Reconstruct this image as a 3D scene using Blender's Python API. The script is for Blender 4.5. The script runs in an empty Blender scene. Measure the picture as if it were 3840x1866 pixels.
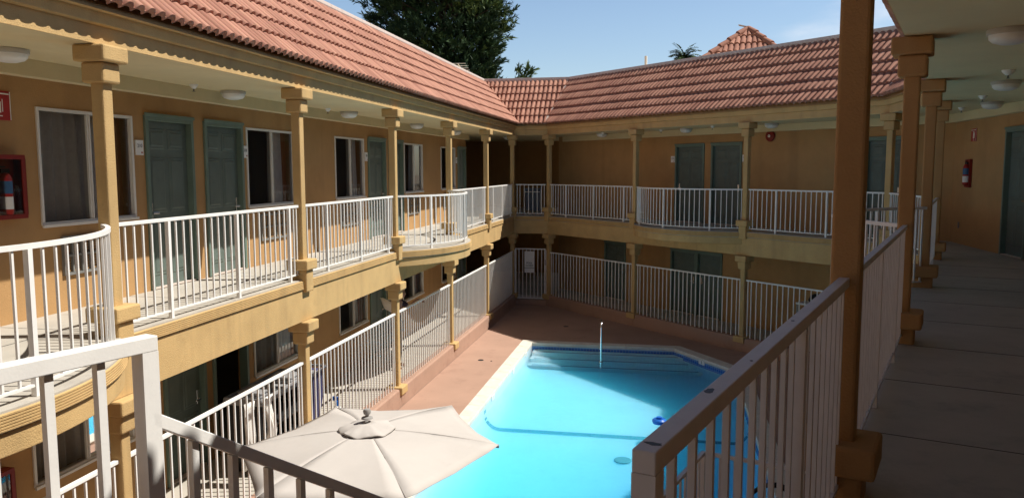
import bpy, bmesh, math, random
from mathutils import Vector, Matrix
R = math.radians
random.seed(7)
sc = bpy.context.scene
COL = sc.collection

# ------------------------------------------------------------------ materials
def _mat(name):
    m = bpy.data.materials.new(name); m.use_nodes = True
    nt = m.node_tree; nt.nodes.clear()
    out = nt.nodes.new('ShaderNodeOutputMaterial')
    return m, nt, out

def lk(nt, a, b): nt.links.new(a, b)

def mat(name, base, rough=.8, var=None, bump=None, metallic=0, spec=.3, dirt=None, coords='pos', streak=None):
    """base colour with two scales of noise variation, optional bump=(scale, strength, dist), dirt=(scale, colour, amount)"""
    m, nt, out = _mat(name)
    p = nt.nodes.new('ShaderNodeBsdfPrincipled')
    p.inputs['Roughness'].default_value = rough
    p.inputs['Metallic'].default_value = metallic
    p.inputs['Specular IOR Level'].default_value = spec
    lk(nt, p.outputs[0], out.inputs[0])
    if coords == 'pos':
        g = nt.nodes.new('ShaderNodeNewGeometry'); vec = g.outputs['Position']
    else:
        g = nt.nodes.new('ShaderNodeTexCoord'); vec = g.outputs['Object']
    colsock = None
    if var:
        n = nt.nodes.new('ShaderNodeTexNoise'); n.inputs['Scale'].default_value = var[0]
        n.inputs['Detail'].default_value = 6; n.inputs['Roughness'].default_value = .65
        lk(nt, vec, n.inputs['Vector'])
        r = nt.nodes.new('ShaderNodeValToRGB')
        a = var[1]
        r.color_ramp.elements[0].position = .3; r.color_ramp.elements[1].position = .7
        r.color_ramp.elements[0].color = (*[c*(1-a) for c in base], 1)
        r.color_ramp.elements[1].color = (*[min(1, c*(1+a)) for c in base], 1)
        lk(nt, n.outputs['Fac'], r.inputs['Fac']); colsock = r.outputs['Color']
    if dirt:
        n = nt.nodes.new('ShaderNodeTexNoise'); n.inputs['Scale'].default_value = dirt[0]
        n.inputs['Detail'].default_value = 8; n.inputs['Roughness'].default_value = .7
        lk(nt, vec, n.inputs['Vector'])
        r = nt.nodes.new('ShaderNodeValToRGB')
        r.color_ramp.elements[0].position = dirt[3] if len(dirt) > 3 else .55
        r.color_ramp.elements[1].position = (dirt[3] if len(dirt) > 3 else .55) + .15
        r.color_ramp.elements[0].color = (0, 0, 0, 1); r.color_ramp.elements[1].color = (dirt[2],)*3 + (1,)
        lk(nt, n.outputs['Fac'], r.inputs['Fac'])
        mx = nt.nodes.new('ShaderNodeMix'); mx.data_type = 'RGBA'
        lk(nt, r.outputs['Color'], mx.inputs[0])
        if colsock: lk(nt, colsock, mx.inputs[6])
        else: mx.inputs[6].default_value = (*base, 1)
        mx.inputs[7].default_value = (*dirt[1], 1)
        colsock = mx.outputs[2]
    if streak:      # rain and scuff streaks: noise stretched along z
        mp_ = nt.nodes.new('ShaderNodeMapping'); mp_.inputs['Scale'].default_value = (streak[0], streak[0], streak[0]*.07)
        lk(nt, vec, mp_.inputs['Vector'])
        n = nt.nodes.new('ShaderNodeTexNoise'); n.inputs['Scale'].default_value = 1; n.inputs['Detail'].default_value = 5; lk(nt, mp_.outputs[0], n.inputs['Vector'])
        r = nt.nodes.new('ShaderNodeMapRange'); r.inputs[1].default_value = .52; r.inputs[2].default_value = .75; r.inputs[4].default_value = streak[2]
        lk(nt, n.outputs['Fac'], r.inputs[0])
        mx = nt.nodes.new('ShaderNodeMix'); mx.data_type = 'RGBA'; lk(nt, r.outputs[0], mx.inputs[0])
        if colsock: lk(nt, colsock, mx.inputs[6])
        else: mx.inputs[6].default_value = (*base, 1)
        mx.inputs[7].default_value = (*streak[1], 1); colsock = mx.outputs[2]
    if colsock: lk(nt, colsock, p.inputs['Base Color'])
    else: p.inputs['Base Color'].default_value = (*base, 1)
    if bump:
        n = nt.nodes.new('ShaderNodeTexNoise'); n.inputs['Scale'].default_value = bump[0]
        n.inputs['Detail'].default_value = 4
        lk(nt, vec, n.inputs['Vector'])
        b = nt.nodes.new('ShaderNodeBump'); b.inputs['Strength'].default_value = bump[1]
        b.inputs['Distance'].default_value = bump[2]
        lk(nt, n.outputs['Fac'], b.inputs['Height']); lk(nt, b.outputs[0], p.inputs['Normal'])
    return m

def glass_mat(name, tint=(.90, .92, .92), gloss=.05):
    m, nt, out = _mat(name)
    t = nt.nodes.new('ShaderNodeBsdfTransparent'); t.inputs[0].default_value = (*tint, 1)
    g = nt.nodes.new('ShaderNodeBsdfGlossy'); g.inputs['Roughness'].default_value = .03
    g.inputs['Color'].default_value = (.9, .9, .9, 1)
    f = nt.nodes.new('ShaderNodeFresnel'); f.inputs[0].default_value = 1.5
    a = nt.nodes.new('ShaderNodeMath'); a.operation = 'ADD'; a.inputs[1].default_value = gloss
    lk(nt, f.outputs[0], a.inputs[0])
    mx = nt.nodes.new('ShaderNodeMixShader')
    lk(nt, a.outputs[0], mx.inputs[0]); lk(nt, t.outputs[0], mx.inputs[1]); lk(nt, g.outputs[0], mx.inputs[2])
    lk(nt, mx.outputs[0], out.inputs[0])
    return m

M = {}
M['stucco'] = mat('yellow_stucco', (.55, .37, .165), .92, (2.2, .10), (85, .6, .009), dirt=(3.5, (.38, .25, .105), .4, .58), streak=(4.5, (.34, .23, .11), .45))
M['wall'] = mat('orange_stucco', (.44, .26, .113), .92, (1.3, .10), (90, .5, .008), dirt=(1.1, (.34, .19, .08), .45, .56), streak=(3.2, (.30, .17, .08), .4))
M['ceil'] = mat('cream_ceiling', (.67, .56, .34), .9, (1.5, .06), (90, .25, .006))
M['white'] = mat('white_rail_paint', (.84, .82, .79), .45, (6, .05), (120, .12, .003), dirt=(26, (.30, .20, .14), .7, .66))
M['rail_old'] = mat('worn_rail_paint', (.72, .70, .70), .5, (5, .08), (110, .2, .003), dirt=(16, (.09, .06, .05), .9, .69))
M['wframe'] = mat('window_frame_metal', (.72, .70, .66), .45, (9, .05))
M['door'] = mat('green_door_paint', (.12, .155, .138), .5, (4, .12), (60, .1, .003), dirt=(5, (.07, .10, .09), .5, .6))
M['dframe'] = mat('green_frame_paint', (.15, .21, .175), .5, (4, .1))
M['floor'] = mat('walkway_concrete', (.45, .415, .36), .85, (1.2, .12), (140, .3, .004), dirt=(2.5, (.30, .28, .25), .6, .54))
M['deck'] = mat('pool_deck_paint', (.40, .25, .185), .85, (.6, .10), (110, .3, .004), dirt=(1.6, (.30, .18, .135), .6, .54))
M['coping'] = mat('coping_stone', (.68, .63, .55), .8, (5, .12), (120, .3, .004), dirt=(9, (.45, .37, .27), .6, .6))
M['plaster'] = mat('pool_plaster', (.58, .80, .88), .7, (.9, .04), dirt=(3.2, (.52, .75, .84), .5, .53))
_p = [n for n in M['plaster'].node_tree.nodes if n.type == 'BSDF_PRINCIPLED'][0]
_p.subsurface_method = 'BURLEY'
_p.inputs['Subsurface Weight'].default_value = .72
_p.inputs['Subsurface Radius'].default_value = (.6, 3.2, 4.2)
_p.inputs['Subsurface Scale'].default_value = 1.0
M['metal'] = mat('chrome', (.75, .75, .75), .15, metallic=1)
M['dark'] = mat('dark_interior', (.03, .027, .025), .9)
M['flash'] = mat('metal_flashing', (.62, .52, .46), .5, (8, .12))
M['black'] = mat('black_plastic', (.025, .025, .027), .5)
M['red'] = mat('red_paint', (.38, .025, .02), .4, (8, .1))
M['darkred'] = mat('dark_red_paint', (.22, .02, .015), .45, (8, .1))
M['signwhite'] = mat('sign_white', (.80, .79, .76), .5, (10, .03))
M['ink'] = mat('ink', (.03, .03, .035), .6)
M['lampglass'] = mat('white_lamp_glass', (.80, .80, .78), .3, (5, .03))
M['lampmetal'] = mat('lamp_base_metal', (.55, .53, .50), .4)
M['curtain_dark'] = mat('grey_curtain_cloth', (.60, .57, .55), .95, (14, .15))
M['curtain'] = mat('cream_curtain_cloth', (.80, .75, .68), .95, (14, .08))
M['drape_red'] = mat('rust_drape_cloth', (.36, .11, .045), .95, (14, .1))
M['canvas'] = mat('umbrella_canvas', (.50, .462, .43), .9, (3, .04), (240, .25, .002), dirt=(5, (.42, .385, .35), .35, .6))
M['greymetal'] = mat('grey_metal', (.20, .20, .20), .4, metallic=.6)
M['finial'] = mat('grey_finial_plastic', (.30, .285, .27), .5)
M['joint'] = mat('floor_joint_dirt', (.11, .10, .09), .95)
M['band'] = mat('dull_blue_label', (.05, .13, .26), .5)
M['greyplastic'] = mat('grey_plastic', (.26, .26, .27), .5, (6, .1))
M['bluebag'] = mat('blue_bag_cloth', (.045, .045, .12), .85, (8, .2))
M['towel'] = mat('white_towel', (.82, .80, .76), .95, (10, .05), (150, .6, .008))
M['blueplastic'] = mat('blue_plastic', (.02, .14, .55), .35, (6, .1))
M['orange'] = mat('orange_plastic', (.60, .12, .03), .45)
M['skin'] = mat('skin', (.34, .19, .13), .55, (12, .06))
M['shirt'] = mat('dark_shirt_cloth', (.035, .03, .05), .9, (12, .2))
M['jeans'] = mat('dark_trousers_cloth', (.03, .035, .055), .9, (12, .2))
M['hair'] = mat('dark_hair', (.012, .01, .009), .5, (30, .3))
M['cream'] = mat('cream_plastic', (.72, .66, .54), .5, (5, .05))
M['bin'] = mat('blue_grey_bin', (.16, .19, .24), .5, (4, .1))
M['bark'] = mat('bark', (.10, .07, .05), .9, (6, .3), (30, .6, .05))
M['ac'] = mat('vent_grey', (.20, .20, .19), .6, (6, .15))
M['rock'] = mat('flat_roof_gravel', (.30, .28, .25), .95, (8, .2))
M['ground'] = mat('dry_ground', (.24, .20, .15), .95, (.3, .2))

def screen_mat():
    m, nt, out = _mat('insect_screen')
    t = nt.nodes.new('ShaderNodeBsdfTransparent'); t.inputs[0].default_value = (.75, .75, .75, 1)
    d = nt.nodes.new('ShaderNodeBsdfDiffuse'); d.inputs[0].default_value = (.035, .033, .032, 1)
    mx = nt.nodes.new('ShaderNodeMixShader'); mx.inputs[0].default_value = .42
    lk(nt, t.outputs[0], mx.inputs[1]); lk(nt, d.outputs[0], mx.inputs[2]); lk(nt, mx.outputs[0], out.inputs[0])
    return m
M['screen'] = screen_mat()
M['glass'] = glass_mat('window_glass')

def tile_mat():
    m, nt, out = _mat('terracotta_tile')
    p = nt.nodes.new('ShaderNodeBsdfPrincipled'); p.inputs['Roughness'].default_value = .8
    p.inputs['Specular IOR Level'].default_value = .25
    a = nt.nodes.new('ShaderNodeAttribute'); a.attribute_name = 'tile_tone'; a.attribute_type = 'GEOMETRY'
    g = nt.nodes.new('ShaderNodeNewGeometry')
    n = nt.nodes.new('ShaderNodeTexNoise'); n.inputs['Scale'].default_value = 1.4; n.inputs['Detail'].default_value = 8
    lk(nt, g.outputs['Position'], n.inputs['Vector'])
    n2 = nt.nodes.new('ShaderNodeTexNoise'); n2.inputs['Scale'].default_value = 45; n2.inputs['Detail'].default_value = 3
    lk(nt, g.outputs['Position'], n2.inputs['Vector'])
    ad = nt.nodes.new('ShaderNodeMath'); ad.operation = 'MULTIPLY_ADD'
    lk(nt, n.outputs['Fac'], ad.inputs[0]); ad.inputs[1].default_value = .7
    lk(nt, a.outputs['Fac'], ad.inputs[2])
    r = nt.nodes.new('ShaderNodeValToRGB')
    r.color_ramp.elements[0].position = .25; r.color_ramp.elements[1].position = 1.0
    r.color_ramp.elements[0].color = (.35, .158, .110, 1); r.color_ramp.elements[1].color = (.56, .285, .20, 1)
    lk(nt, ad.outputs[0], r.inputs['Fac'])
    mx = nt.nodes.new('ShaderNodeMix'); mx.data_type = 'RGBA'; mx.blend_type = 'MULTIPLY'; mx.inputs[0].default_value = .3
    lk(nt, r.outputs['Color'], mx.inputs[6]); lk(nt, n2.outputs['Color'], mx.inputs[7])
    lk(nt, mx.outputs[2], p.inputs['Base Color'])
    b = nt.nodes.new('ShaderNodeBump'); b.inputs['Strength'].default_value = .15; b.inputs['Distance'].default_value = .005
    lk(nt, n2.outputs['Fac'], b.inputs['Height']); lk(nt, b.outputs[0], p.inputs['Normal'])
    lk(nt, p.outputs[0], out.inputs[0])
    return m
M['tile'] = tile_mat()

def mosaic_mat(name, c1, c2, scale):
    m, nt, out = _mat(name)
    p = nt.nodes.new('ShaderNodeBsdfPrincipled'); p.inputs['Roughness'].default_value = .25
    tc = nt.nodes.new('ShaderNodeTexCoord')
    b = nt.nodes.new('ShaderNodeTexBrick'); b.offset = 0
    b.inputs['Scale'].default_value = scale; b.inputs['Mortar Size'].default_value = .06
    b.inputs['Brick Width'].default_value = 1; b.inputs['Row Height'].default_value = 1
    b.inputs['Color1'].default_value = (*c1, 1); b.inputs['Color2'].default_value = (*c2, 1)
    b.inputs['Mortar'].default_value = (.35, .48, .6, 1)
    lk(nt, tc.outputs['UV'], b.inputs['Vector'])
    lk(nt, b.outputs['Color'], p.inputs['Base Color']); lk(nt, p.outputs[0], out.inputs[0])
    return m
M['mosaic'] = mosaic_mat('blue_mosaic', (.02, .10, .42), (.03, .16, .52), 1)
M['mosaic_teal'] = mosaic_mat('teal_mosaic', (.10, .36, .42), (.13, .42, .47), 1)

def water_mat():
    m, nt, out = _mat('pool_water')
    t = nt.nodes.new('ShaderNodeBsdfTransparent'); t.inputs[0].default_value = (.92, .985, .995, 1)
    g = nt.nodes.new('ShaderNodeBsdfGlossy'); g.inputs['Roughness'].default_value = .02
    f = nt.nodes.new('ShaderNodeFresnel'); f.inputs[0].default_value = 1.33
    geo = nt.nodes.new('ShaderNodeNewGeometry')
    n = nt.nodes.new('ShaderNodeTexNoise'); n.inputs['Scale'].default_value = 7.5; n.inputs['Detail'].default_value = 4
    lk(nt, geo.outputs['Position'], n.inputs['Vector'])
    b = nt.nodes.new('ShaderNodeBump'); b.inputs['Strength'].default_value = .22; b.inputs['Distance'].default_value = .02
    lk(nt, n.outputs['Fac'], b.inputs['Height'])
    lk(nt, b.outputs[0], g.inputs['Normal']); lk(nt, b.outputs[0], f.inputs['Normal'])
    mu = nt.nodes.new('ShaderNodeMath'); mu.operation = 'MULTIPLY'; mu.inputs[1].default_value = .55
    lk(nt, f.outputs[0], mu.inputs[0])
    mx = nt.nodes.new('ShaderNodeMixShader')
    lk(nt, mu.outputs[0], mx.inputs[0]); lk(nt, t.outputs[0], mx.inputs[1]); lk(nt, g.outputs[0], mx.inputs[2])
    lk(nt, mx.outputs[0], out.inputs[0])
    v = nt.nodes.new('ShaderNodeVolumeAbsorption'); v.inputs[0].default_value = (.0, .77, .965, 1); v.inputs[1].default_value = WATER_D
    lk(nt, v.outputs[0], out.inputs[1])
    return m
WATER_D = .72
M['water'] = water_mat()

def leaf_mat(name, dark, light, yellow):
    m, nt, out = _mat(name)
    p = nt.nodes.new('ShaderNodeBsdfPrincipled'); p.inputs['Roughness'].default_value = .6
    p.inputs['Specular IOR Level'].default_value = .2
    a = nt.nodes.new('ShaderNodeAttribute'); a.attribute_name = 'tone'
    r = nt.nodes.new('ShaderNodeValToRGB')
    r.color_ramp.elements[0].color = (*dark, 1); r.color_ramp.elements[1].color = (*yellow, 1)
    e = r.color_ramp.elements.new(.55); e.color = (*light, 1)
    lk(nt, a.outputs['Fac'], r.inputs['Fac'])
    lk(nt, r.outputs['Color'], p.inputs['Base Color']); lk(nt, p.outputs[0], out.inputs[0])
    return m
M['needle'] = leaf_mat('pine_needles', (.012, .026, .016), (.040, .078, .030), (.15, .20, .055))
M['palm'] = leaf_mat('palm_leaf', (.03, .06, .02), (.07, .12, .04), (.14, .18, .07))

# ------------------------------------------------------------------ mesh builder
class MB:
    def __init__(s): s.v = []; s.f = []; s.uv = None
    def quad(s, a, b, c, d):
        n = len(s.v); s.v += [tuple(a), tuple(b), tuple(c), tuple(d)]; s.f.append((n, n+1, n+2, n+3))
    def poly(s, pts):
        n = len(s.v); s.v += [tuple(p) for p in pts]; s.f.append(tuple(range(n, n+len(pts))))
    def box(s, x0, x1, y0, y1, z0, z1):
        n = len(s.v)
        s.v += [(x0,y0,z0),(x1,y0,z0),(x1,y1,z0),(x0,y1,z0),(x0,y0,z1),(x1,y0,z1),(x1,y1,z1),(x0,y1,z1)]
        for q in ((0,3,2,1),(4,5,6,7),(0,1,5,4),(1,2,6,5),(2,3,7,6),(3,0,4,7)): s.f.append(tuple(n+i for i in q))
        return s
    def cbox(s, cx, cy, cz, dx, dy, dz): return s.box(cx-dx/2, cx+dx/2, cy-dy/2, cy+dy/2, cz-dz/2, cz+dz/2)
    def frus(s, x0, x1, z0, z1, yb, yt, ins):
        """raised door panel: base rectangle in plane y=yb, inset top at y=yt"""
        n = len(s.v)
        s.v += [(x0,yb,z0),(x1,yb,z0),(x1,yb,z1),(x0,yb,z1),(x0+ins,yt,z0+ins),(x1-ins,yt,z0+ins),(x1-ins,yt,z1-ins),(x0+ins,yt,z1-ins)]
        for q in ((4,5,6,7),(0,1,5,4),(1,2,6,5),(2,3,7,6),(3,0,4,7)): s.f.append(tuple(n+i for i in q))
    def prism(s, pts, z0, z1):
        n = len(s.v); k = len(pts)
        s.v += [(x, y, z0) for x, y in pts] + [(x, y, z1) for x, y in pts]
        s.f.append(tuple(n+i for i in range(k))[::-1]); s.f.append(tuple(n+k+i for i in range(k)))
        for i in range(k):
            j = (i+1) % k; s.f.append((n+i, n+j, n+k+j, n+k+i))
    def loft(s, rings, closed=True, cap=True):
        n = len(s.v); k = len(rings[0])
        for r in rings: s.v += [tuple(p) for p in r]
        for i in range(len(rings)-1):
            for j in range(k if closed else k-1):
                a = n+i*k+j; b = n+i*k+(j+1) % k
                s.f.append((a, b, b+k, a+k))
        if cap and closed:
            s.f.append(tuple(n+j for j in range(k))[::-1]); s.f.append(tuple(n+(len(rings)-1)*k+j for j in range(k)))
    def tube(s, pts, r, seg=8, r1=None):
        pts = [Vector(p) for p in pts]; rings = []
        up = Vector((0, 0, 1))
        for i, p in enumerate(pts):
            d = (pts[min(i+1, len(pts)-1)] - pts[max(i-1, 0)]).normalized()
            a = up.cross(d)
            if a.length < .05: a = Vector((1, 0, 0)).cross(d)
            a.normalize(); b = d.cross(a)
            rr = r if r1 is None else r + (r1-r)*i/max(1, len(pts)-1)
            rings.append([p + a*rr*math.cos(t) + b*rr*math.sin(t) for t in [2*math.pi*j/seg for j in range(seg)]])
        s.loft(rings)
    def lathe(s, prof, c=(0, 0, 0), seg=16):
        rings = [[(c[0]+r*math.cos(t), c[1]+r*math.sin(t), c[2]+z) for t in [2*math.pi*j/seg for j in range(seg)]] for r, z in prof]
        s.loft(rings)
    def build(s, name, m, parent=None, bevel=0, smooth=False, loc=None, rotz=0, attr=None, segs=2):
        me = bpy.data.meshes.new(name); me.from_pydata(s.v, [], s.f); me.validate()
        if attr:
            at = me.attributes.new(attr[0], 'FLOAT', 'FACE'); at.data.foreach_set('value', attr[1])
        if s.uv:
            ul = me.uv_layers.new(name='UVMap')
            for poly in me.polygons:
                for li in poly.loop_indices:
                    ul.data[li].uv = s.uv[me.loops[li].vertex_index]
        if bevel or True:
            bm = bmesh.new(); bm.from_mesh(me)
            if not attr and not s.uv: bmesh.ops.remove_doubles(bm, verts=bm.verts, dist=1e-5)
            bmesh.ops.recalc_face_normals(bm, faces=bm.faces)
            if bevel:
                es = [e for e in bm.edges if len(e.link_faces) == 2 and e.calc_face_angle(0) > .5]
                bmesh.ops.bevel(bm, geom=es, offset=bevel, segments=segs, affect='EDGES', profile=.5)
            bm.to_mesh(me); bm.free()
        if smooth:
            for p in me.polygons: p.use_smooth = True
            try: me.set_sharp_from_angle(angle=R(40))
            except Exception: pass
        me.materials.append(m)
        return inst(name, me, parent, loc, rotz)

def inst(name, me, parent=None, loc=None, rotz=0):
    o = bpy.data.objects.new(name, me); COL.objects.link(o)
    if parent: o.parent = parent
    if loc: o.location = loc
    o.rotation_euler = (0, 0, rotz)
    return o

def tag(o, label, cat, group=None):
    o['label'] = label; o['category'] = cat
    if group: o['group'] = group
    return o
def struct(o, kind='structure'):
    o['kind'] = kind; return o
def empty(name, loc, rotz=0, label=None, cat=None, group=None):
    o = bpy.data.objects.new(name, None); COL.objects.link(o)
    o.location = loc; o.rotation_euler = (0, 0, rotz); o.empty_display_size = .2
    if label: tag(o, label, cat, group)
    return o

# ------------------------------------------------------------------ layout (metres; eye 4.4 above the pool deck)
EYE = 4.4
UF = 2.90; BB = 2.33; TB = 2.78          # upper floor, beam bottom, trim band bottom
EB = 5.49; CZ = 5.488; TE = 5.80; RZ = 7.33   # eave beam bottom, ceiling, tile edge, ridge
SE, SR = -.225, 1.255                      # tile edge and ridge set-back from column line
LF = .29; CT = .335                         # lower floor, kerb top
WS = 1.36                                  # wall set-back
AR = R(18.83)

class Wing:
    def __init__(s, P0, D, T, k0, k1):
        s.P0 = Vector((*P0, 0)); s.D = Vector((*D, 0)).normalized(); s.S = Vector((-s.D.y, s.D.x, 0))
        s.T, s.k0, s.k1 = T, k0, k1
        s.rot = math.atan2(s.D.y, s.D.x)
    def w(s, t, u, z): return s.P0 + s.D*t + s.S*u + Vector((0, 0, z))
    def lim(s, u): return -s.k0*u, s.T + s.k1*u

c45, c188 = math.tan(R(22.5)), math.tan(AR/2)
LEFT = Wing((-4.945, -4.0), (0, 1), 29.33, 0, 1)
END = Wing((-4.945, 25.33), (1, 0), 1.185, 1, c45)
FAR = Wing((-3.76, 25.33), (1, -1), 11.50, c45, c45)
SIDE = Wing((4.37, 17.20), (0, -1), 2.95, c45, c188)
WALK = Wing((4.37, 14.25), (-math.sin(AR), -math.cos(AR)), 21.0, c188, 0)

def sweep(mb, W, prof, closed=True, t0=None, t1=None):
    """profile of (u, z) swept along wing with mitred ends"""
    a, b = [], []
    for u, z in prof:
        l0, l1 = W.lim(u)
        if t0 is not None: l0 = t0
        if t1 is not None: l1 = t1
        a.append((l0, u, z)); b.append((l1, u, z))
    mb.loft([a, b], closed=closed)

def wing_root(W, label):
    return empty('motel_wing', W.P0, W.rot, label, 'building')

WINGS = {}
WINGS['L'] = wing_root(LEFT, 'long sunlit two-storey mustard motel wing with red tile mansard roof, left of the pool')
WINGS['E'] = wing_root(END, 'narrow dark corner link of the motel above the pool gate, between the two long wings')
WINGS['F'] = wing_root(FAR, 'shaded two-storey motel wing facing the viewer behind the far end of the pool')
WINGS['S'] = wing_root(SIDE, 'short motel wing at right with extinguisher sign and cabinet on its shaded wall')
WINGS['W'] = wing_root(WALK, 'near motel wing whose covered walkway, dark columns and concrete floor fill the right edge')

# ------------------------------------------------------------------ roofs
TW = .152
def tile_roof(W, parent):
    rows = 6
    L = math.hypot(SR-SE, RZ-TE); du = (SR-SE)/rows; dz = (RZ-TE)/rows
    nu, nz = -(RZ-TE)/L, (SR-SE)/L       # outward normal in (u,z)
    seg = 8
    mb = MB(); tone = []
    tmin = min(W.lim(SE)[0], W.lim(SR)[0]); tmax = max(W.lim(SE)[1], W.lim(SR)[1])
    n = int((tmax-tmin)/TW)+1
    rnd = random.Random(int(W.T*100))
    for r in range(rows):
        off = rnd.uniform(-.01, .01)
        jit = [rnd.uniform(-.004, .004) for _ in range(n+1)]
        tn = [rnd.uniform(0, .55) for _ in range(n+1)]
        sts = [(0, .030, 0), (.02, .046, 0), (1.04, .006, 0)]     # (fraction up the row, lift, _)
        cols = []
        for i in range(n*seg+1):
            k = min(i//seg, n-1); ph = (i % seg)/seg
            arch = .052*math.sqrt(max(0, 1-((ph-.42)/.42)**2)) if ph < .84 else 0.0
            t = tmin + (i/seg)*TW + off
            col = []
            for fr, lift, _ in sts:
                u = SE + du*(r+fr); z = TE + dz*(r+fr)
                h = lift + arch + jit[k]
                uu, zz = u+nu*h, z+nz*h
                l0, l1 = W.lim(u)
                col.append((min(max(t, l0), l1), uu, zz))
            # lip underside, tucks back to the row below
            u = SE+du*r; z = TE+dz*r; h = arch*.72-.004
            l0, l1 = W.lim(u)
            col.insert(0, (min(max(t, l0), l1), u+nu*h+du*.05, z+nz*h+dz*.05))
            cols.append((col, k))
        base = len(mb.v); m = 4
        for col, k in cols: mb.v += col
        for i in range(len(cols)-1):
            for j in range(m-1):
                a = base+i*m+j
                q = (a, a+m, a+m+1, a+1)
                pa, pb = mb.v[a], mb.v[a+m]; pc, pd = mb.v[a+1], mb.v[a+m+1]
                if abs(pa[0]-pb[0]) < 1e-6 and abs(pc[0]-pd[0]) < 1e-6: continue
                mb.f.append(q); tone.append(tn[cols[i][1]])
    me = bpy.data.meshes.new('roof'); me.from_pydata(mb.v, [], mb.f)
    at = me.attributes.new('tile_tone', 'FLOAT', 'FACE'); at.data.foreach_set('value', tone)
    for p in me.polygons: p.use_smooth = True
    try: me.set_sharp_from_angle(angle=R(55))
    except Exception: pass
    me.materials.append(M['tile'])
    roof = inst('roof', me, parent)
    # solid deck under the tiles, flat roof behind
    d = MB(); sweep(d, W, [(SE+.03, TE-.045), (SR+.02, RZ-.03), (SR+.02, RZ-.25), (6.5, RZ-.25), (6.5, RZ-.40), (SR-.1, RZ-.40), (SE+.16, TE-.05)])
    d.build('roof_deck', M['stucco'], roof)
    f = MB(); sweep(f, W, [(SR-.075, RZ+.035), (SR-.070, RZ+.095), (SR+.10, RZ+.105), (SR+.10, RZ-.2), (SR+.03, RZ-.2)])
    f.build('ridge_flashing', M['flash'], roof, bevel=.004)
    return roof
for k, W in (('L', LEFT), ('E', END), ('F', FAR), ('S', SIDE), ('W', WALK)):
    p = WINGS[k]
    tile_roof(W, p)
    mb = MB(); sweep(mb, W, [(-.065, EB), (.065, EB), (.065, TE-.06), (-.065, TE-.06)]); mb.build('eave_beam', M['stucco'], p)
    mb = MB(); sweep(mb, W, [(-.116, 5.655), (-.067, 5.645), (-.067, TE-.03), (-.135, TE-.022)]); mb.build('fascia', M['stucco'], p, bevel=.006)
    mb = MB(); sweep(mb, W, [(-.060, CZ), (6.5, CZ), (6.5, CZ+.12), (.066, CZ+.12), (.066, CZ+.003), (-.060, CZ+.003)]); mb.build('ceiling', M['ceil'], p)
    # upper floor slab and edge beam
    mb = MB(); sweep(mb, W, [(-.055, UF), (6.5, UF), (6.5, UF-.14), (-.055, UF-.14)])
    mb.build('floor_slab', M['floor'], p)
    mb = MB(); sweep(mb, W, [(-.062, BB), (.10, BB), (.10, UF-.142), (-.062, UF-.142)]); mb.build('edge_beam', M['stucco'], p)
    # ribbed trim band
    pr = [(-.052, UF-.016)]
    for i in range(5):
        z = UF-.022-i*.019
        pr += [(-.078-.001*i, z), (-.078-.001*i, z-.011), (-.072-.001*i, z-.013), (-.072-.001*i, z-.017)]
    pr += [(-.086, TB+.004), (-.085, TB-.006), (-.064, TB-.004), (-.064, UF-.02)]
    if W in (LEFT, FAR, WALK):
        bays = {'L': [(2.52, 6.32), (13.93, 17.73)], 'F': [(4.07, 7.92)], 'W': [(3.60, 7.30)]}[k]
        bays = [(a+4, b+4) if W is LEFT else (a, b) for a, b in bays]
        cur = None; segs = []
        for a, b in bays: segs.append((cur, a)); cur = b
        segs.append((cur, None))
    else: segs = [(None, None)]
    for a, b in segs:
        mb = MB(); sweep(mb, W, pr, t0=a, t1=b); mb.build('trim_band', M['stucco'], p)
    # lower ceiling
    mb = MB(); sweep(mb, W, [(.101, BB+.05), (6.5, BB+.05), (6.5, BB+.02+.12), (.101, BB+.17)]); mb.build('lower_ceiling', M['ceil'], p)
    # soffit box along wall head
    if k != 'E':
        mb = MB(); sweep(mb, W, [(WS-.12, CZ-.17), (WS+.02, CZ-.17), (WS+.02, CZ+.001), (WS-.12, CZ+.001)],
                         t1=(28.61 if k == 'L' else None), t0=(-.9 if k == 'F' else None))
        mb.build('wall_soffit', M['ceil'], p, bevel=.008)

def balcony(W, parent, t0, t1, sag):
    c = (t1-t0)/2; Rr = (c*c+sag*sag)/(2*sag); tc_, uc = (t0+t1)/2, -sag+Rr
    an = math.asin(c/Rr)
    def arc(off, n=44):
        r = Rr+off; a = math.acos(min(1, (uc+.057)/r))
        return [(tc_+r*math.sin(-a+2*a*i/n), uc-r*math.cos(-a+2*a*i/n)) for i in range(n+1)]
    mb = MB(); mb.prism(arc(.075), UF-.14, UF-.001); b = mb.build('balcony_floor', M['floor'], parent)
    mb = MB(); mb.prism(arc(.070), UF-.30, UF-.141); mb.build('balcony_band', M['stucco'], b, bevel=.008)
    rg = [(.076, UF-.016)]
    for i in range(5):
        z = UF-.022-i*.019
        rg += [(.092+.001*i, z), (.092+.001*i, z-.011), (.085+.001*i, z-.013), (.085+.001*i, z-.017)]
    rg += [(.100, TB+.004), (.099, TB-.006), (.071, TB-.004), (.076, UF-.02)]
    rings = [arc(o) for o, z in rg]; mb = MB()
    mb.loft([[(*rings[q][i], rg[q][1]) for q in range(len(rg))] for i in range(45)])
    mb.build('trim_band', M['stucco'], b)
for k, W, bays in (('L', LEFT, [(6.52, 10.32), (17.93, 21.73)]), ('F', FAR, [(4.07, 7.92)]), ('W', WALK, [(3.60, 7.30)])):
    for a, b in bays: balcony(W, WINGS[k], a+.075, b-.075, .82)

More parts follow.
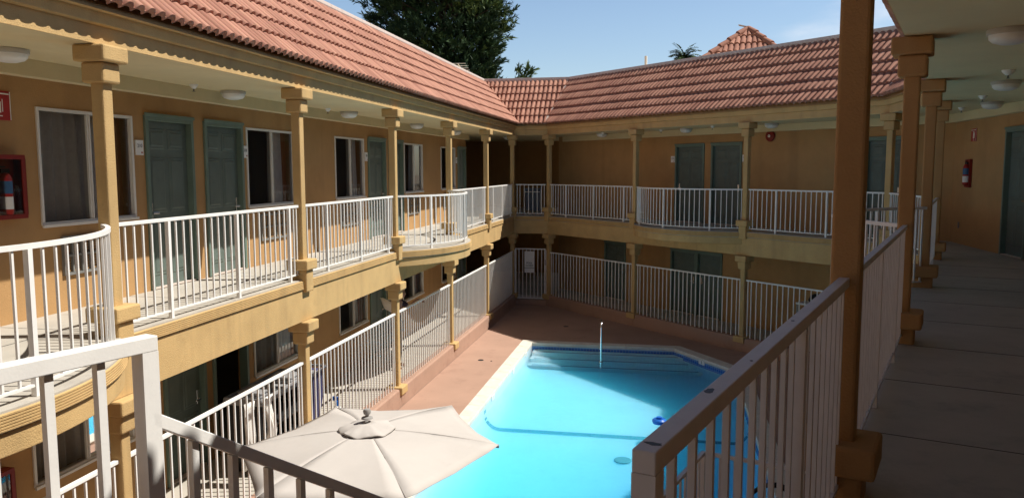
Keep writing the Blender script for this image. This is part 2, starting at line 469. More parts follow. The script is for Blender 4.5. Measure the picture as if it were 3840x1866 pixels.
def valley(W, parent, end=True):
    mb = MB(); pts = []
    for i in range(15):
        f = i/14; u = SE+(SR-SE)*f; z = TE+(RZ-TE)*f+.055; t = W.lim(u)[1]
        u -= .04; pts.append((t+.012*math.sin(i*2.3), u, z+.008*math.sin(i*3.1)))
    mb.loft([[(x-.028, y, z), (x+.028, y, z+.004), (x+.028, y+.02, z-.03), (x-.028, y+.02, z-.03)] for x, y, z in pts])
    mb.build('valley_flashing', M['flash'], parent)
valley(END, WINGS['E']); valley(FAR, WINGS['F'])

# ------------------------------------------------------------------ walls with openings
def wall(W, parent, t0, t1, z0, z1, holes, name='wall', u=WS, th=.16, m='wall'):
    ts = sorted({t0, t1, *[h[0] for h in holes], *[h[1] for h in holes]})
    zs = sorted({z0, z1, *[h[2] for h in holes], *[h[3] for h in holes]})
    mb = MB()
    for i in range(len(ts)-1):
        for j in range(len(zs)-1):
            tc, zc = (ts[i]+ts[i+1])/2, (zs[j]+zs[j+1])/2
            if any(h[0] < tc < h[1] and h[2] < zc < h[3] for h in holes): continue
            for uu in (u, u+th):
                mb.quad((ts[i], uu, zs[j]), (ts[i+1], uu, zs[j]), (ts[i+1], uu, zs[j+1]), (ts[i], uu, zs[j+1]))
    for a, b, c, d in holes:
        mb.quad((a, u, c), (a, u+th, c), (a, u+th, d), (a, u, d)); mb.quad((b, u, c), (b, u+th, c), (b, u+th, d), (b, u, d))
        mb.quad((a, u, c), (b, u, c), (b, u+th, c), (a, u+th, c)); mb.quad((a, u, d), (b, u, d), (b, u+th, d), (a, u+th, d))
    return mb.build(name, M[m], parent)

def curtain_mesh(a, b, z0, z1, u, amp=.03, n=5):
    mb = MB(); k = max(12, int((b-a)*40)); rnd = random.Random(int(a*100))
    ph = rnd.uniform(0, 6)
    top, bot = [], []
    for i in range(k+1):
        x = i/k; t = a+(b-a)*x
        y = amp*math.sin(x*n*2*math.pi+ph)+amp*.5*math.sin(x*n*5.1+ph*2)
        top.append((t, u+y*.6, z1)); bot.append((t+.02*math.sin(ph+x*3), u+y*1.3, z0))
    for i in range(k): mb.quad(bot[i], bot[i+1], top[i+1], top[i])
    return mb

def window(W, parent, a, b, z0, z1, style=0):
    """horizontal slider: white frame, insect screen on one half, glass on the other, curtain behind. a is the left jamb as seen from the court
    when W runs left to right, otherwise mirrored by the caller"""
    mb = MB(); fw = .035; u0, u1 = WS-.018, WS+.06
    mb.box(a, b, u0, u1, z0, z0+fw); mb.box(a, b, u0, u1, z1-fw, z1)
    mb.box(a, a+fw, u0, u1, z0+fw, z1-fw); mb.box(b-fw, b, u0, u1, z0+fw, z1-fw)
    mid = (a+b)/2
    mb.box(mid-.028, mid+.028, u0+.004, u1, z0+fw, z1-fw)
    mb.box(mid-.006, mid+.006, u0-.008, u0+.004, z0+fw, z1-fw)
    mb.box(a-.01, b+.01, u0-.025, u0, z0-.02, z0+.012)
    w = mb.build('window', M['wframe'], parent, bevel=.003)
    g = MB(); g.quad((mid, WS+.03, z0), (b, WS+.03, z0), (b, WS+.03, z1), (mid, WS+.03, z1)); g.build('pane', M['glass'], w)
    g = MB(); g.quad((a, WS+.012, z0), (mid, WS+.012, z0), (mid, WS+.012, z1), (a, WS+.012, z1)); g.build('screen', M['screen'], w)
    if style == 0:      # curtain drawn over the screened half, sheer and rust drape in the other
        curtain_mesh(a, mid+.1, z0-.1, z1+.1, WS+.14, .03, 5).build('curtain', M['curtain'], w, smooth=True)
        curtain_mesh(mid+.05, mid+.42, z0-.1, z1+.1, WS+.20, .025, 4).build('curtain', M['curtain'], w, smooth=True)
        curtain_mesh(b-.36, b, z0-.1, z1+.1, WS+.16, .02, 3).build('drape', M['drape_red'], w, smooth=True)
    elif style == 1:
        curtain_mesh(mid+.12, mid+.55, z0-.1, z1+.1, WS+.14, .03, 4).build('curtain', M['curtain'], w, smooth=True)
        curtain_mesh(b-.22, b+.05, z0-.1, z1+.1, WS+.18, .02, 3).build('drape', M['drape_red'], w, smooth=True)
    elif style == 2:
        curtain_mesh(a, b, z0-.1, z1+.1, WS+.15, .03, 9).build('curtain', M['curtain'], w, smooth=True)
    return w

def door(W, parent, a, b, z0, z1, hinge=1, panels=True, handle=True):
    fr = .06
    mb = MB(); u0, u1 = WS-.03, WS+.10
    mb.box(a, a+fr, u0, u1, z0, z1); mb.box(b-fr, b, u0, u1, z0, z1); mb.box(a+fr, b-fr, u0, u1, z1-fr, z1)
    mb.box(a-.015, b+.015, u0-.012, u0, z1-.012, z1+.03)
    d = MB(); d.box(a+fr, b-fr, WS+.055, WS+.095, z0+.012, z1-fr)
    x0, x1 = a+fr, b-fr; wd = x1-x0; y = WS+.055
    if panels:
        for (fz0, fz1) in ((.08, .40), (.46, .78), (.84, .95)):
            for (fx0, fx1) in ((.10, .45), (.55, .90)):
                h = z1-fr-z0
                px0, px1, pz0, pz1 = x0+wd*fx0, x0+wd*fx1, z0+h*fz0, z0+h*fz1
                d.frus(px0-.015, px1+.015, pz0-.015, pz1+.015, y-.0005, y-.010, .012)
                d.frus(px0+.02, px1-.02, pz0+.02, pz1-.02, y-.0105, y-.020, .018)
    dr = d.build('door', M['door'], parent)
    mb.build('door_frame', M['dframe'], dr, bevel=.005)
    t = MB(); t.box(a+fr, b-fr, WS-.02, WS+.10, z0, z0+.012); t.build('threshold', M['flash'], dr)
    if handle:
        hx = x1-.07 if hinge > 0 else x0+.07; zc = z0+.98
        h = MB(); h.cbox(hx, y-.012, zc, .06, .02, .20); h.cbox(hx-(.05 if hinge > 0 else -.05), y-.05, zc-.03, .12, .02, .025); h.cbox(hx, y-.03, zc-.03, .022, .05, .022)
        h.build('handle', M['metal'], dr, bevel=.004)
    return dr

def vent(W, parent, a, b, z0, z1):
    mb = MB(); u = WS
    fw = .03
    mb.box(a, b, u-.035, u+.05, z0, z0+fw); mb.box(a, b, u-.035, u+.05, z1-fw, z1); mb.box(a, a+fw, u-.035, u+.05, z0+fw, z1-fw); mb.box(b-fw, b, u-.035, u+.05, z0+fw, z1-fw)
    n = 4
    for i in range(1, n): x = a+(b-a)*i/n; mb.box(x-.012, x+.012, u-.03, u+.05, z0+fw, z1-fw)
    zc = (z0+z1)/2; mb.box(a+fw, b-fw, u-.028, u+.05, zc-.012, zc+.012)
    o = mb.build('air_conditioner', M['ac'], parent, bevel=.003)
    g = MB()
    k = int((z1-z0)/.035)
    for i in range(k):
        z = z0+fw+(z1-z0-2*fw)*i/k
        g.quad((a+fw, u-.006, z), (b-fw, u-.006, z), (b-fw, u+.025, z+.02), (a+fw, u+.025, z+.02))
    g.box(a+fw, b-fw, u+.03, u+.04, z0+fw, z1-fw)
    g.build('grille', M['black'], o)

# left wing (t = Y + 4)
WZ0, WZ1 = UF+.93, UF+2.14
DZ = UF+2.17
p = WINGS['L']
upw = [(7.06, 8.54, 0), (11.16, 12.74, 1), (14.44, 15.94, 1), (18.54, 20.02, 1), (21.74, 23.26, 3)]
upd = [(8.76, 9.77, -1), (10.03, 11.05, 1), (16.16, 17.24, 1), (17.45, 18.45, -1), (23.56, 24.52, 1)]
upw = [(2.9, 4.4, 1)] + upw; upd = [(4.75, 5.75, 1)] + upd
sh = lambda L: [(a+4, b+4, c) for a, b, c in L]
acs = [(7.31, 7.86), (11.5, 12.5), (14.68, 15.68), (18.75, 19.65), (21.95, 22.9)]
ac_h = [(a+4, b+4, UF+.38, UF+.80) for a, b in acs]
holes = [(a, b, WZ0, WZ1) for a, b, _ in sh(upw)] + [(a, b, UF+.01, DZ) for a, b, _ in sh(upd)]
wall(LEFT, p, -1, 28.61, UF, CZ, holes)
for a, b, s in sh(upw): window(LEFT, p, a, b, WZ0, WZ1, s)
for a, b, h in sh(upd): door(LEFT, p, a, b, UF+.01, DZ, h)
for a, b, z0, z1 in ac_h: vent(LEFT, p, a, b, z0, z1)
LZ0, LZ1 = 1.17, 2.17
low = [(6.75, 8.3, 2), (11.18, 12.72, 2), (14.47, 15.95, 1), (18.30, 19.95, 1), (21.7, 23.2, 3)]
lod = [(8.9, 9.85, 1), (10.03, 10.99, 1), (16.12, 17.1, 1), (17.2, 18.1, -1), (23.4, 24.4, 1)]
LDZ = BB+.0
holes = [(a, b, LZ0, LZ1) for a, b, _ in sh(low)] + [(a, b, LF+.01, LDZ-.05) for a, b, _ in sh(lod)]
wall(LEFT, p, -1, 28.61, 0, BB+.06, holes)
for a, b, s in sh(low): window(LEFT, p, a, b, LZ0, LZ1, s)
for i, (a, b, h) in enumerate(sh(lod)):
    if i == 1:          # open doorway behind the housekeeping cart
        mb = MB(); fr = .06; u0, u1 = WS-.03, WS+.10
        mb.box(a, a+fr, u0, u1, LF, LDZ-.05); mb.box(b-fr, b, u0, u1, LF, LDZ-.05); mb.box(a+fr, b-fr, u0, u1, LDZ-.11, LDZ-.05)
        mb.build('door_frame', M['dframe'], p, bevel=.005)
    else: door(LEFT, p, a, b, LF+.01, LDZ-.05, h)
# end wall of the left wing towards the dark passage, back walls, rear end
mb = MB(); mb.box(28.45, 28.61, WS+.16, 5.5, 0, BB+.05); mb.box(28.45, 28.61, WS+.16, 5.5, UF, CZ); mb.build('end_wall', M['wall'], p)
mb = MB(); mb.box(-1, 28.4, 5.2, 5.35, 0, RZ-.4); mb.box(-1.2, -1, 0, 5.35, 0, RZ-.4); mb.build('back_wall', M['wall'], p)

# corner link: dark passage
p = WINGS['E']
mb = MB()
for z0, z1 in ((0, BB+.05), (UF, CZ)):
    mb.box(-4.6, 1.2, 5.9, 6.1, z0, z1); mb.box(-4.75, -4.6, -.75, 6.1, z0, z1)
mb.build('passage_wall', M['wall'], p)
# far wing
p = WINGS['F']
ft = lambda d: 20.57-d
fd = [(ft(16.33), ft(15.23), -1), (ft(14.99), ft(13.94), 1), (ft(10.46), ft(9.55), 1)]
holes = [(a, b, UF+.01, DZ) for a, b, _ in fd]
wall(FAR, p, -1.25, 11.5+WS*c45, UF, CZ, holes)
for a, b, h in fd: door(FAR, p, a, b, UF+.01, DZ, h)
a, b = ft(16.44), ft(14.51)
holes = [(a, b, LF+.01, 2.10), (1.2, 2.2, LF+.01, 2.10)]
wall(FAR, p, -1.25, 11.5+WS*c45, 0, BB+.06, holes)
door(FAR, p, a, (a+b)/2+.03, LF+.01, 2.10, 1, panels=False); door(FAR, p, (a+b)/2-.0+.031, b, LF+.01, 2.10, -1, panels=False)
door(FAR, p, 1.2, 2.2, LF+.01, 2.10, 1)
mb = MB()
for z0, z1 in ((0, BB+.05), (UF, CZ)):
    mb.box(-1.25, -1.09, WS+.16, 5.5, z0, z1)
mb.box(-1.2, 13, 5.2, 5.35, 0, RZ-.4)
mb.build('back_wall', M['wall'], p)
# side wing
p = WINGS['S']
stt = lambda Y: 17.20-Y
holes = [(stt(15.22), stt(14.25), UF+.01, DZ)]
wall(SIDE, p, -WS*c45, 2.95+WS*c188, UF, CZ, holes)
door(SIDE, p, stt(15.22), stt(14.25), UF+.01, DZ, 1)
wall(SIDE, p, -WS*c45, 2.95+WS*c188, 0, BB+.06, [])
mb = MB(); mb.box(-2, 4, 5.2, 5.35, 0, RZ-.4); mb.build('back_wall', M['wall'], p)
# near wing
p = WINGS['W']
wd = [(2.2, 3.2, 1), (3.6, 4.6, -1), (9.0, 10.0, 1), (10.4, 11.4, -1)]; ww = [(5.2, 6.7, 1), (7.1, 8.6, 1), (12.2, 13.7, 1)]
holes = [(a, b, UF+.01, DZ) for a, b, _ in wd]+[(a, b, WZ0, WZ1) for a, b, _ in ww]
wall(WALK, p, -WS*c188, 21, UF, CZ, holes)
for a, b, h in wd: door(WALK, p, a, b, UF+.01, DZ, h)
for a, b, s in ww: window(WALK, p, a, b, WZ0, WZ1, s)
wall(WALK, p, -WS*c188, 21, 0, BB+.06, [])
mb = MB(); mb.box(-1, 21, 5.2, 5.35, 0, RZ-.4); mb.box(21, 21.2, .0, 5.35, 0, RZ-.4); mb.build('back_wall', M['wall'], p)
# landing in front of the stair head, part of the near wing
lt = lambda d: 14.9-d
mb = MB(); mb.box(lt(1.46), 21, -1.63, -.115, UF-.16, UF-.004); mb.build('stair_landing', M['floor'], p)
# rear wing closing the court behind the viewer
# ------------------------------------------------------------------ columns
def column(W, parent, t, upper=True):
    sm = M['wall'] if W is WALK else M['stucco']  # near walkway columns: shade put into the colour with the darker orange stucco
    w = .063
    if upper: z0, z1 = UF-.02, EB-.005
    else: z0, z1 = .0, BB-.005
    mb = MB(); mb.box(t-w, t+w, -w, w, z0, z1)
    col = mb.build('column', sm, parent, bevel=.014)
    cp = MB(); q = .165
    cp.box(t-q, t+q, -q, q*.9, z1-.145, z1-.001); cp.build('capital', sm, col, bevel=.018)
    cp = MB(); q = .112
    cp.box(t-q, t+q, -q, q, z1-.325, z1-.147); cp.build('capital', sm, col, bevel=.02)
    pl = MB(); q = .165; zb = UF+.275 if upper else CT+.03
    if upper:
        pl.box(t-q, t+q, -q, q, zb-.14, zb); pl.build('plinth', sm, col, bevel=.018)
        pl = MB(); q = .108; pl.box(t-q, t+q, -q-.02, q, UF-.17, zb-.141); pl.build('plinth', sm, col, bevel=.018)
    else:
        pl.box(t-q, t+q, -q, q, zb-.15, zb); pl.build('plinth', sm, col, bevel=.018)
        pl = MB(); q = .11; pl.box(t-q, t+q, -q-.025, q, .004, zb-.151); pl.build('plinth', M['deck'], col, bevel=.015)
    return col
LC = [2.52, 6.32, 10.12, 13.93, 17.73, 21.53, 25.33]
FC = [.03, 4.07, 7.92, 11.50]
WC = [0, 3.60, 7.30, 11.06, 14.8]
for up in (True, False):
    for y in LC: column(LEFT, WINGS['L'], y+4, up)
    for t in FC: column(FAR, WINGS['F'], t, up)
    for t in WC[:4] if up else WC[:2]: column(WALK, WINGS['W'], t, up)

# ------------------------------------------------------------------ railings
BMESH = {}
def bar_mesh(name, w, h, m):
    k = (name, round(w, 4), round(h, 3), m)
    if k not in BMESH:
        mb = MB(); mb.box(-w/2, w/2, -w/2, w/2, 0, h)
        o = mb.build(name, M[m]); BMESH[k] = o.data; bpy.data.objects.remove(o)
    return BMESH[k]

def path_pts(W, t0, t1, sag, u=0):
    """list of (t, u, tangent angle) every small step plus length"""
    if sag == 0:
        return [(t0, u, 0), (t1, u, 0)], t1-t0, None
    c = (t1-t0)/2; Rr = (c*c+sag*sag)/(2*sag); cen = ((t0+t1)/2, u-sag+Rr)
    ang = math.asin(c/Rr)
    if sag > c: ang = math.pi-ang
    def f(a): return (cen[0]+Rr*math.sin(a), cen[1]-Rr*math.cos(a), a)
    return None, 2*ang*Rr, (f, ang, Rr)

def railing(W, t0, t1, z0, z1, label, sag=0, sp=.132, post_every=0, m='white', group=None, u=0, bw=.017, rw=.040, rh=.034, foot=True, gap=.085, cat='railing', name='railing', ends=(0, 0)):
    o0 = W.w(t0, u, z0)
    root = empty(name, o0, W.rot, label, cat, group)
    _, L, arc = path_pts(W, 0, t1-t0, sag)
    n = max(2, int(round(L/sp)))
    H = z1-z0
    def at(x):   # x in 0..1
        if arc: f, ang, Rr = arc; return f(-ang+2*ang*x)
        return ((t1-t0)*x, 0, 0)
    def bar(wd, za, zb):
        mb = MB(); k = 40 if arc else 1; rings = []
        for i in range(k+1):
            t, uu, a = at(i/k); nx, ny = -math.sin(a), math.cos(a)
            if ends[0] and i == 0: t -= rw/2
            if ends[1] and i == k: t += rw/2
            rings.append([(t-nx*wd/2, uu-ny*wd/2, za), (t+nx*wd/2, uu+ny*wd/2, za), (t+nx*wd/2, uu+ny*wd/2, zb), (t-nx*wd/2, uu-ny*wd/2, zb)])
        mb.loft(rings); return mb
    bar(rw, H-rh, H).build('top_rail', M[m], root, bevel=.003 if not arc else 0)
    if gap is not None: bar(.026, gap-.018, gap).build('bottom_rail', M[m], root)
    zb = gap if gap is not None else 0
    me = bar_mesh('baluster', bw, H-rh-zb, m); pm = bar_mesh('post', rw, H-rh, m)
    for i in range(n+1):
        if i in (0, n) and not (ends[0] if i == 0 else ends[1]):
            if i == 0 or i == n:
                x = (i+(.35 if i == 0 else -.35))/n
        else: x = i/n
        t, uu, a = at(x)
        if (post_every and i % post_every == post_every//2+1 and 0 < i < n) or (i == 0 and ends[0]) or (i == n and ends[1]):
            inst('post', pm, root, (t, uu, 0), a)
        else: inst('baluster', me, root, (t, uu, zb), a)
    return root

RT = 1.02
G1 = 'railings of the upper walkways'
lab = {0: 'bowed white balcony railing cut by the left edge, casting striped shadows',
       1: 'white railing before the two green doors marked 210 and 208',
       2: 'white railing right of the second left column, before a window and green door',
       3: 'bowed white balcony railing on the sunlit left wing, at its third column',
       4: 'sunlit white railing just right of the bowed balcony on the left wing',
       5: 'last railing of the sunlit left wing, half falling into shadow at the corner'}
for i in range(6):
    a, b = LC[i]+4+.075, LC[i+1]+4-.075
    sg = .82 if i in (0, 3) else 0
    railing(LEFT, a, b, UF, UF+RT, lab[i], sag=sg, post_every=10, group=G1)
railing(END, .11, 1.185-.09, UF, UF+RT, 'shortest white railing in front of the dark passage, above the pool gate', group=G1, post_every=0)
railing(FAR, FC[0]+.08, FC[1]-.08, UF, UF+RT, 'shaded white railing between the dark passage and the far bowed balcony', group=G1, post_every=10)
railing(FAR, FC[1]+.08, FC[2]-.08, UF, UF+RT, 'shaded bowed balcony railing before two grey doors on the far wing', sag=.82, group=G1, post_every=10)
railing(FAR, FC[2]+.08, FC[3]-.08, UF, UF+RT, 'shaded white railing under the red alarm bell on the far wing', group=G1, post_every=10)
railing(SIDE, .10, 2.95-.10, UF, UF+RT, 'distant white railing seen edge-on beside the thinnest dark columns at right', group=G1, post_every=10)
railing(WALK, .08, WC[1]-.08, UF, UF+RT, 'railing seen edge-on between the two farthest columns of the dark walkway', m='rail_old', group=G1, post_every=10)
railing(WALK, WC[1]+.08, WC[2]-.08, UF, UF+RT, 'bowed balcony railing on the right, showing between the two nearest dark columns', m='rail_old', sag=.82, group=G1, post_every=10)
railing(WALK, WC[2]+.08, WC[3]-.08, UF, UF+RT, 'worn shaded railing between the first and second dark columns beside the concrete walkway', m='rail_old', group=G1, post_every=10, bw=.016)
railing(WALK, WC[3]+.08, 13.62, UF, UF+RT, 'nearest worn dark railing with chipped top rail and square end post, right foreground', m='rail_old', group=G1, post_every=15, bw=.016, rw=.044, rh=.042, ends=(0, 1))
def chips(root_label, spots):
    r_ = [o for o in bpy.data.objects if o.get('label') == root_label][0]
    rnd = random.Random(5)
    for x, y, z, a, b_ in spots:
        mb = MB(); pts = [(x+a*math.cos(t)*rnd.uniform(.6, 1.2), y+b_*math.sin(t)*rnd.uniform(.6, 1.2)) for t in [2*math.pi*j/11 for j in range(11)]]
        mb.prism(pts, z-.0005, z+.0008); mb.build('paint_chip', M['black'], r_)
chips('nearest worn dark railing with chipped top rail and square end post, right foreground', ((13.22-11.14, -.008, RT, .020, .010), (13.60-11.14, .002, RT, .008, .016), (12.9-11.14, .008, RT, .006, .004), (12.3-11.14, -.004, RT, .009, .005)))
# landing rail, stair rail
railing(WALK, 13.46, 19.5, UF, UF+RT, 'thick white landing railing with square corner post, left foreground in full sun', m='white', group='stair railings', u=-1.60, bw=.024, rw=.052, rh=.045, ends=(1, 0), sp=.145)
def stair_rail():
    # slanted rail going down from the landing post, local frame of WALK; t decreases going away
    root = empty('stair_railing', WALK.w(13.46, -1.60, LF), WALK.rot, 'slanted handrail running down from the white corner post, half in shade', 'railing', 'stair railings')
    sl = .623; Lr = 3.9
    z0 = (EYE-.70)-LF
    mb = MB(); w, h = .026, .045
    ring = lambda x: [(-x, -w, z0-sl*x-h), (-x, w, z0-sl*x-h), (-x, w, z0-sl*x), (-x, -w, z0-sl*x)]
    mb.loft([ring(.0), ring(Lr)]); mb.build('top_rail', M['white'], root, bevel=.003)
    me = bar_mesh('baluster', .024, .86, 'white')
    for i in range(1, 26):
        x = i*.15; inst('baluster', me, root, (-x, 0, z0-sl*x-h-.858))
    mb = MB(); ring = lambda x: [(-x, -.018, z0-sl*x-.92), (-x, .018, z0-sl*x-.92), (-x, .018, z0-sl*x-.895), (-x, -.018, z0-sl*x-.895)]
    mb.loft([ring(.0), ring(Lr)]); mb.build('bottom_rail', M['white'], root)
    # the flight itself
    st = empty('stair', WALK.w(13.46, -1.60, LF), WALK.rot, 'concrete stair flight dropping from the landing beside the nearest dark railing', 'stair')
    nst = 15; run = 3.93/nst; rise = (UF-LF)/nst
    mb = MB()
    for i in range(nst):
        mb.box(-(i+1)*run, -i*run-.0, .05, 1.43, UF-LF-(i+1)*rise-.06, UF-LF-(i+1)*rise)
    mb.build('tread', M['floor'], st)
    mb = MB()
    for y in (.0, 1.44):
        a = lambda x, dz: (-x, y, UF-LF-rise-sl*x+dz)
        mb.loft([[(-x, y-.02, UF-LF-sl*x-.30), (-x, y+.045, UF-LF-sl*x-.30), (-x, y+.045, UF-LF-sl*x-.06), (-x, y-.02, UF-LF-sl*x-.06)] for x in (0, 3.9)])
    mb.build('stringer', M['stucco'], st)
stair_rail()
W2 = Wing(tuple(WALK.w(14.9-7.21, -1.60, 0).xy), (-WALK.S.x*-1, -WALK.S.y*-1), 1.5, 0, 0)
railing(WALK, 14.9-7.2, 14.9-5.3, LF, 1.75, 'low fence at the stair foot, seen through the nearest railing over the water', m='rail_old', group='stair railings', u=-1.60, sp=.135, ends=(1, 0), bw=.02)
railing(W2, 0.02, 1.40, LF, 1.75, 'cross fence at the stair foot, level bar seen through the nearest railing', m='rail_old', group='stair railings', sp=.135, bw=.02)

# lower pool fences
G2 = 'white pool fences of the lower walkway'
lab = {0: 'lower pool fence cut by the left edge below the near balcony', 1: 'lower pool fence in front of the housekeeping cart and white towels',
       2: 'lower pool fence directly behind the umbrella peak', 3: 'lower pool fence where a person leans beside the post',
       4: 'sunlit lower pool fence next but one to the pool gate', 5: 'lower pool fence half in shadow, joining the pool gate from the left'}
FT = 1.745
for i in range(6):
    railing(LEFT, LC[i]+4+.06, LC[i+1]+4-.06, CT, FT, lab[i], group=G2, cat='fence', name='pool_fence', gap=None, rw=.045, u=.0, sp=.137, bw=.019)
for i, l in enumerate(('shaded lower pool fence right of the pool gate', 'shaded lower pool fence before the dark double doors', 'shaded lower pool fence at the far right with a cart behind')):
    railing(FAR, FC[i]+.08, FC[i+1]-.06, CT, FT, l, group=G2, cat='fence', name='pool_fence', gap=None, rw=.042, sp=.150, bw=.019)
railing(SIDE, .08, 2.85, CT, FT, 'lower pool fence below the edge-on railing on the right, mostly hidden', group=G2, cat='fence', name='pool_fence', gap=None)

# gate with notice
g = empty('pool_gate', END.w(.09, .0, .20), END.rot, 'white barred pool gate with a paper notice in the dark corner', 'gate')
gw, gh = 1.0, 1.64
mb = MB(); mb.box(0, gw, -.015, .015, gh-.035, gh); mb.box(0, gw, -.015, .015, 0, .035); mb.box(0, .035, -.015, .015, .035, gh-.035); mb.box(gw-.035, gw, -.015, .015, .035, gh-.035)
mb.build('gate_frame', M['white'], g)
me = bar_mesh('baluster', .018, gh-.07, 'white')
for i in range(1, 8): inst('baluster', me, g, (gw*i/8, 0, .035))
mb = MB(); mb.box(gw-.01, gw+.02, -.04, .03, 1.10, 1.28); mb.build('latch', M['greymetal'], g, bevel=.004)
for q, x in enumerate((-.055, gw+.02)):
    mb = MB(); mb.box(x, x+.035, -.02, .02, -.18, gh-.05); mb.build('post', M['white'], g)
def text(name, s, size, loc, rot, m, parent=None, align='CENTER', ext=.001):
    cu = bpy.data.curves.new(name, 'FONT'); cu.body = s; cu.size = size; cu.align_x = align; cu.align_y = 'CENTER'; cu.extrude = ext
    tmp = bpy.data.objects.new(name+'_curve', cu); COL.objects.link(tmp)
    me = bpy.data.meshes.new_from_object(tmp.evaluated_get(bpy.context.evaluated_depsgraph_get())); me.name = name
    bpy.data.objects.remove(tmp); bpy.data.curves.remove(cu)
    me.materials.clear(); me.materials.append(m)
    o = bpy.data.objects.new(name, me); COL.objects.link(o)
    o.location = loc; o.rotation_euler = rot
    if parent: o.parent = parent
    return o
n = empty('notice', END.w(.565, -.024, 1.05), END.rot, 'white paper pool-closed notice taped to the bars of the pool gate', 'notice')
mb = MB()
for i in range(4):
    for j in range(4):
        x0, x1 = -.165+.0825*i, -.165+.0825*(i+1); z0, z1 = .175*j, .175*(j+1)
        wv = lambda x, z: .005*math.sin(x*38)+.003*math.sin(z*9)
        mb.quad((x0, wv(x0, z0), z0), (x1, wv(x1, z0), z0), (x1, wv(x1, z1), z1), (x0, wv(x0, z1), z1))
sh_ = mb.build('paper', M['signwhite'], n, smooth=True)
for s, z, sz in (('POOL', .315, .075), ('CLOSED', .235, .068), ('MANAGEMENT', .155, .049)):
    t = text('lettering', s, sz, (0, -.011, z), (R(90), 0, 0), M['ink'], n)

# ------------------------------------------------------------------ ground, lower walkways, kerbs
def poly_obj(name, pts, z, m, thick=.1):
    mb = MB(); mb.prism(pts, z-thick, z); return mb.build(name, m)
mb = MB(); S_ = 900
mb.quad((-S_, -S_, -2.2), (S_, -S_, -2.2), (S_, S_, -2.2), (-S_, S_, -2.2)); struct(mb.build('ground', M['ground']))
POOLO = [(-3.60, 8.3), (1.78, 8.3), (1.78, 17.68), (.36, 19.80), (-3.60, 19.80)]
def inset(pts, d):
    out = []; n_ = len(pts)
    for i in range(n_):
        p0, p1, p2 = Vector(pts[i-1]), Vector(pts[i]), Vector(pts[(i+1) % n_])
        e1, e2 = (p1-p0).normalized(), (p2-p1).normalized()
        n1, n2 = Vector((-e1.y, e1.x)), Vector((-e2.y, e2.x))
        b = (n1+n2); b = b/b.dot(n1)
        out.append(tuple(p1+b*d))
    return out
POOLI = inset(POOLO, .29)
# deck: ring of quads between pool and court outline
court = [(-4.80, -3.8), (8, -3.8), (8, 13), (4.6, 17.5), (-3.6, 25.5), (-4.80, 25.5)]
bm = bmesh.new()
vo = [bm.verts.new((x, y, 0)) for x, y in court]; vi = [bm.verts.new((x, y, 0)) for x, y in POOLO]
for L_ in (vo, vi):
    for i in range(len(L_)): bm.edges.new((L_[i], L_[(i+1) % len(L_)]))
bmesh.ops.triangle_fill(bm, edges=bm.edges[:], use_beauty=True, use_dissolve=False)
bmesh.ops.recalc_face_normals(bm, faces=bm.faces)
for f in bm.faces:
    if f.normal.z < 0: f.normal_flip()
me = bpy.data.meshes.new('pool_deck'); bm.to_mesh(me); bm.free(); me.materials.append(M['deck'])
struct(inst('pool_deck', me))
for W, a0, a1 in ((LEFT, 0, None), (FAR, None, None), (SIDE, None, None), (WALK, None, 9.4)):
    mb = MB(); sweep(mb, W, [(-.135, -.02), (-.115, CT-.02), (-.09, CT), (.13, CT), (.13, -.02)], t0=a0, t1=a1)
    o = mb.build('kerb', M['deck'], None, loc=W.P0, rotz=W.rot, bevel=.01); struct(o)
for W in (LEFT, END, FAR, SIDE, WALK):
    mb = MB(); sweep(mb, W, [(.131 if W is not END else .05, LF), (6.4, LF), (6.4, -.1), (.131 if W is not END else .05, -.1)])
    struct(mb.build('lower_walkway', M['floor'], None, loc=W.P0, rotz=W.rot))
mb = MB(); mb.box(14.9-7.25, 21, -1.66, -.14, .004, LF); struct(mb.build('stair_foot_slab', M['floor'], None, loc=WALK.P0, rotz=WALK.rot))
mb = MB(); mb.box(.0, 1.185, -.14, .04, .003, .17); struct(mb.build('gate_step', M['deck'], None, loc=END.P0, rotz=END.rot, bevel=.01))
# joints in the upper walkways (thin dark grooves set as sheets)
for W, parent, step, T in ((LEFT, 'L', 1.9, 29), (WALK, 'W', 1.3, 20.6)):
    t = .93
    while t < T:
        mb = MB(); mb.box(t, t+.008, -.04, WS, UF+.0005, UF+.002); t += step
        mb.build('floor_joint', M['joint'], WINGS[parent])
    if W is LEFT:
        mb = MB(); mb.box(1, 28.5, .62, .632, UF+.0005, UF+.0024); mb.build('floor_joint', M['joint'], WINGS[parent])

# coping, mosaic, basin, water
mb = MB(); k = len(POOLO)
O2 = inset(POOLO, -.0); I2 = POOLI
zt = .035
for i in range(k):
    j = (i+1) % k
    a, b, c, d = O2[i], O2[j], I2[j], I2[i]
    nseg = max(1, int(math.dist(a, b)/.62))
    for q in range(nseg):
        f0, f1 = q/nseg+.004/nseg, (q+1)/nseg-.004/nseg
        L2 = lambda p, r, f: (p[0]+(r[0]-p[0])*f, p[1]+(r[1]-p[1])*f)
        pts = [L2(a, b, f0), L2(a, b, f1), L2(d, c, f1), L2(d, c, f0)]
        mb.prism(pts, -.05, zt)
struct(mb.build('pool_coping', M['coping'], bevel=.008))
def band(name, z0, z1, off, m, sc_=.15):
    P = inset(POOLO, .29-off); mb = MB(); mb.uv = []; d = 0
    for i in (1, 2, 3):
        j = (i+1) % k; a, b = P[i], P[j]; L_ = math.dist(a, b)
        mb.quad((*a, z0), (*b, z0), (*b, z1), (*a, z1))
        mb.uv += [(d/sc_, z0/sc_), ((d+L_)/sc_, z0/sc_), ((d+L_)/sc_, z1/sc_), (d/sc_, z1/sc_)]; d += L_
    o = mb.build(name, m); struct(o)
band('waterline_tiles', -.175, -.055, -.008, M['mosaic'], .075)
WL = -.095
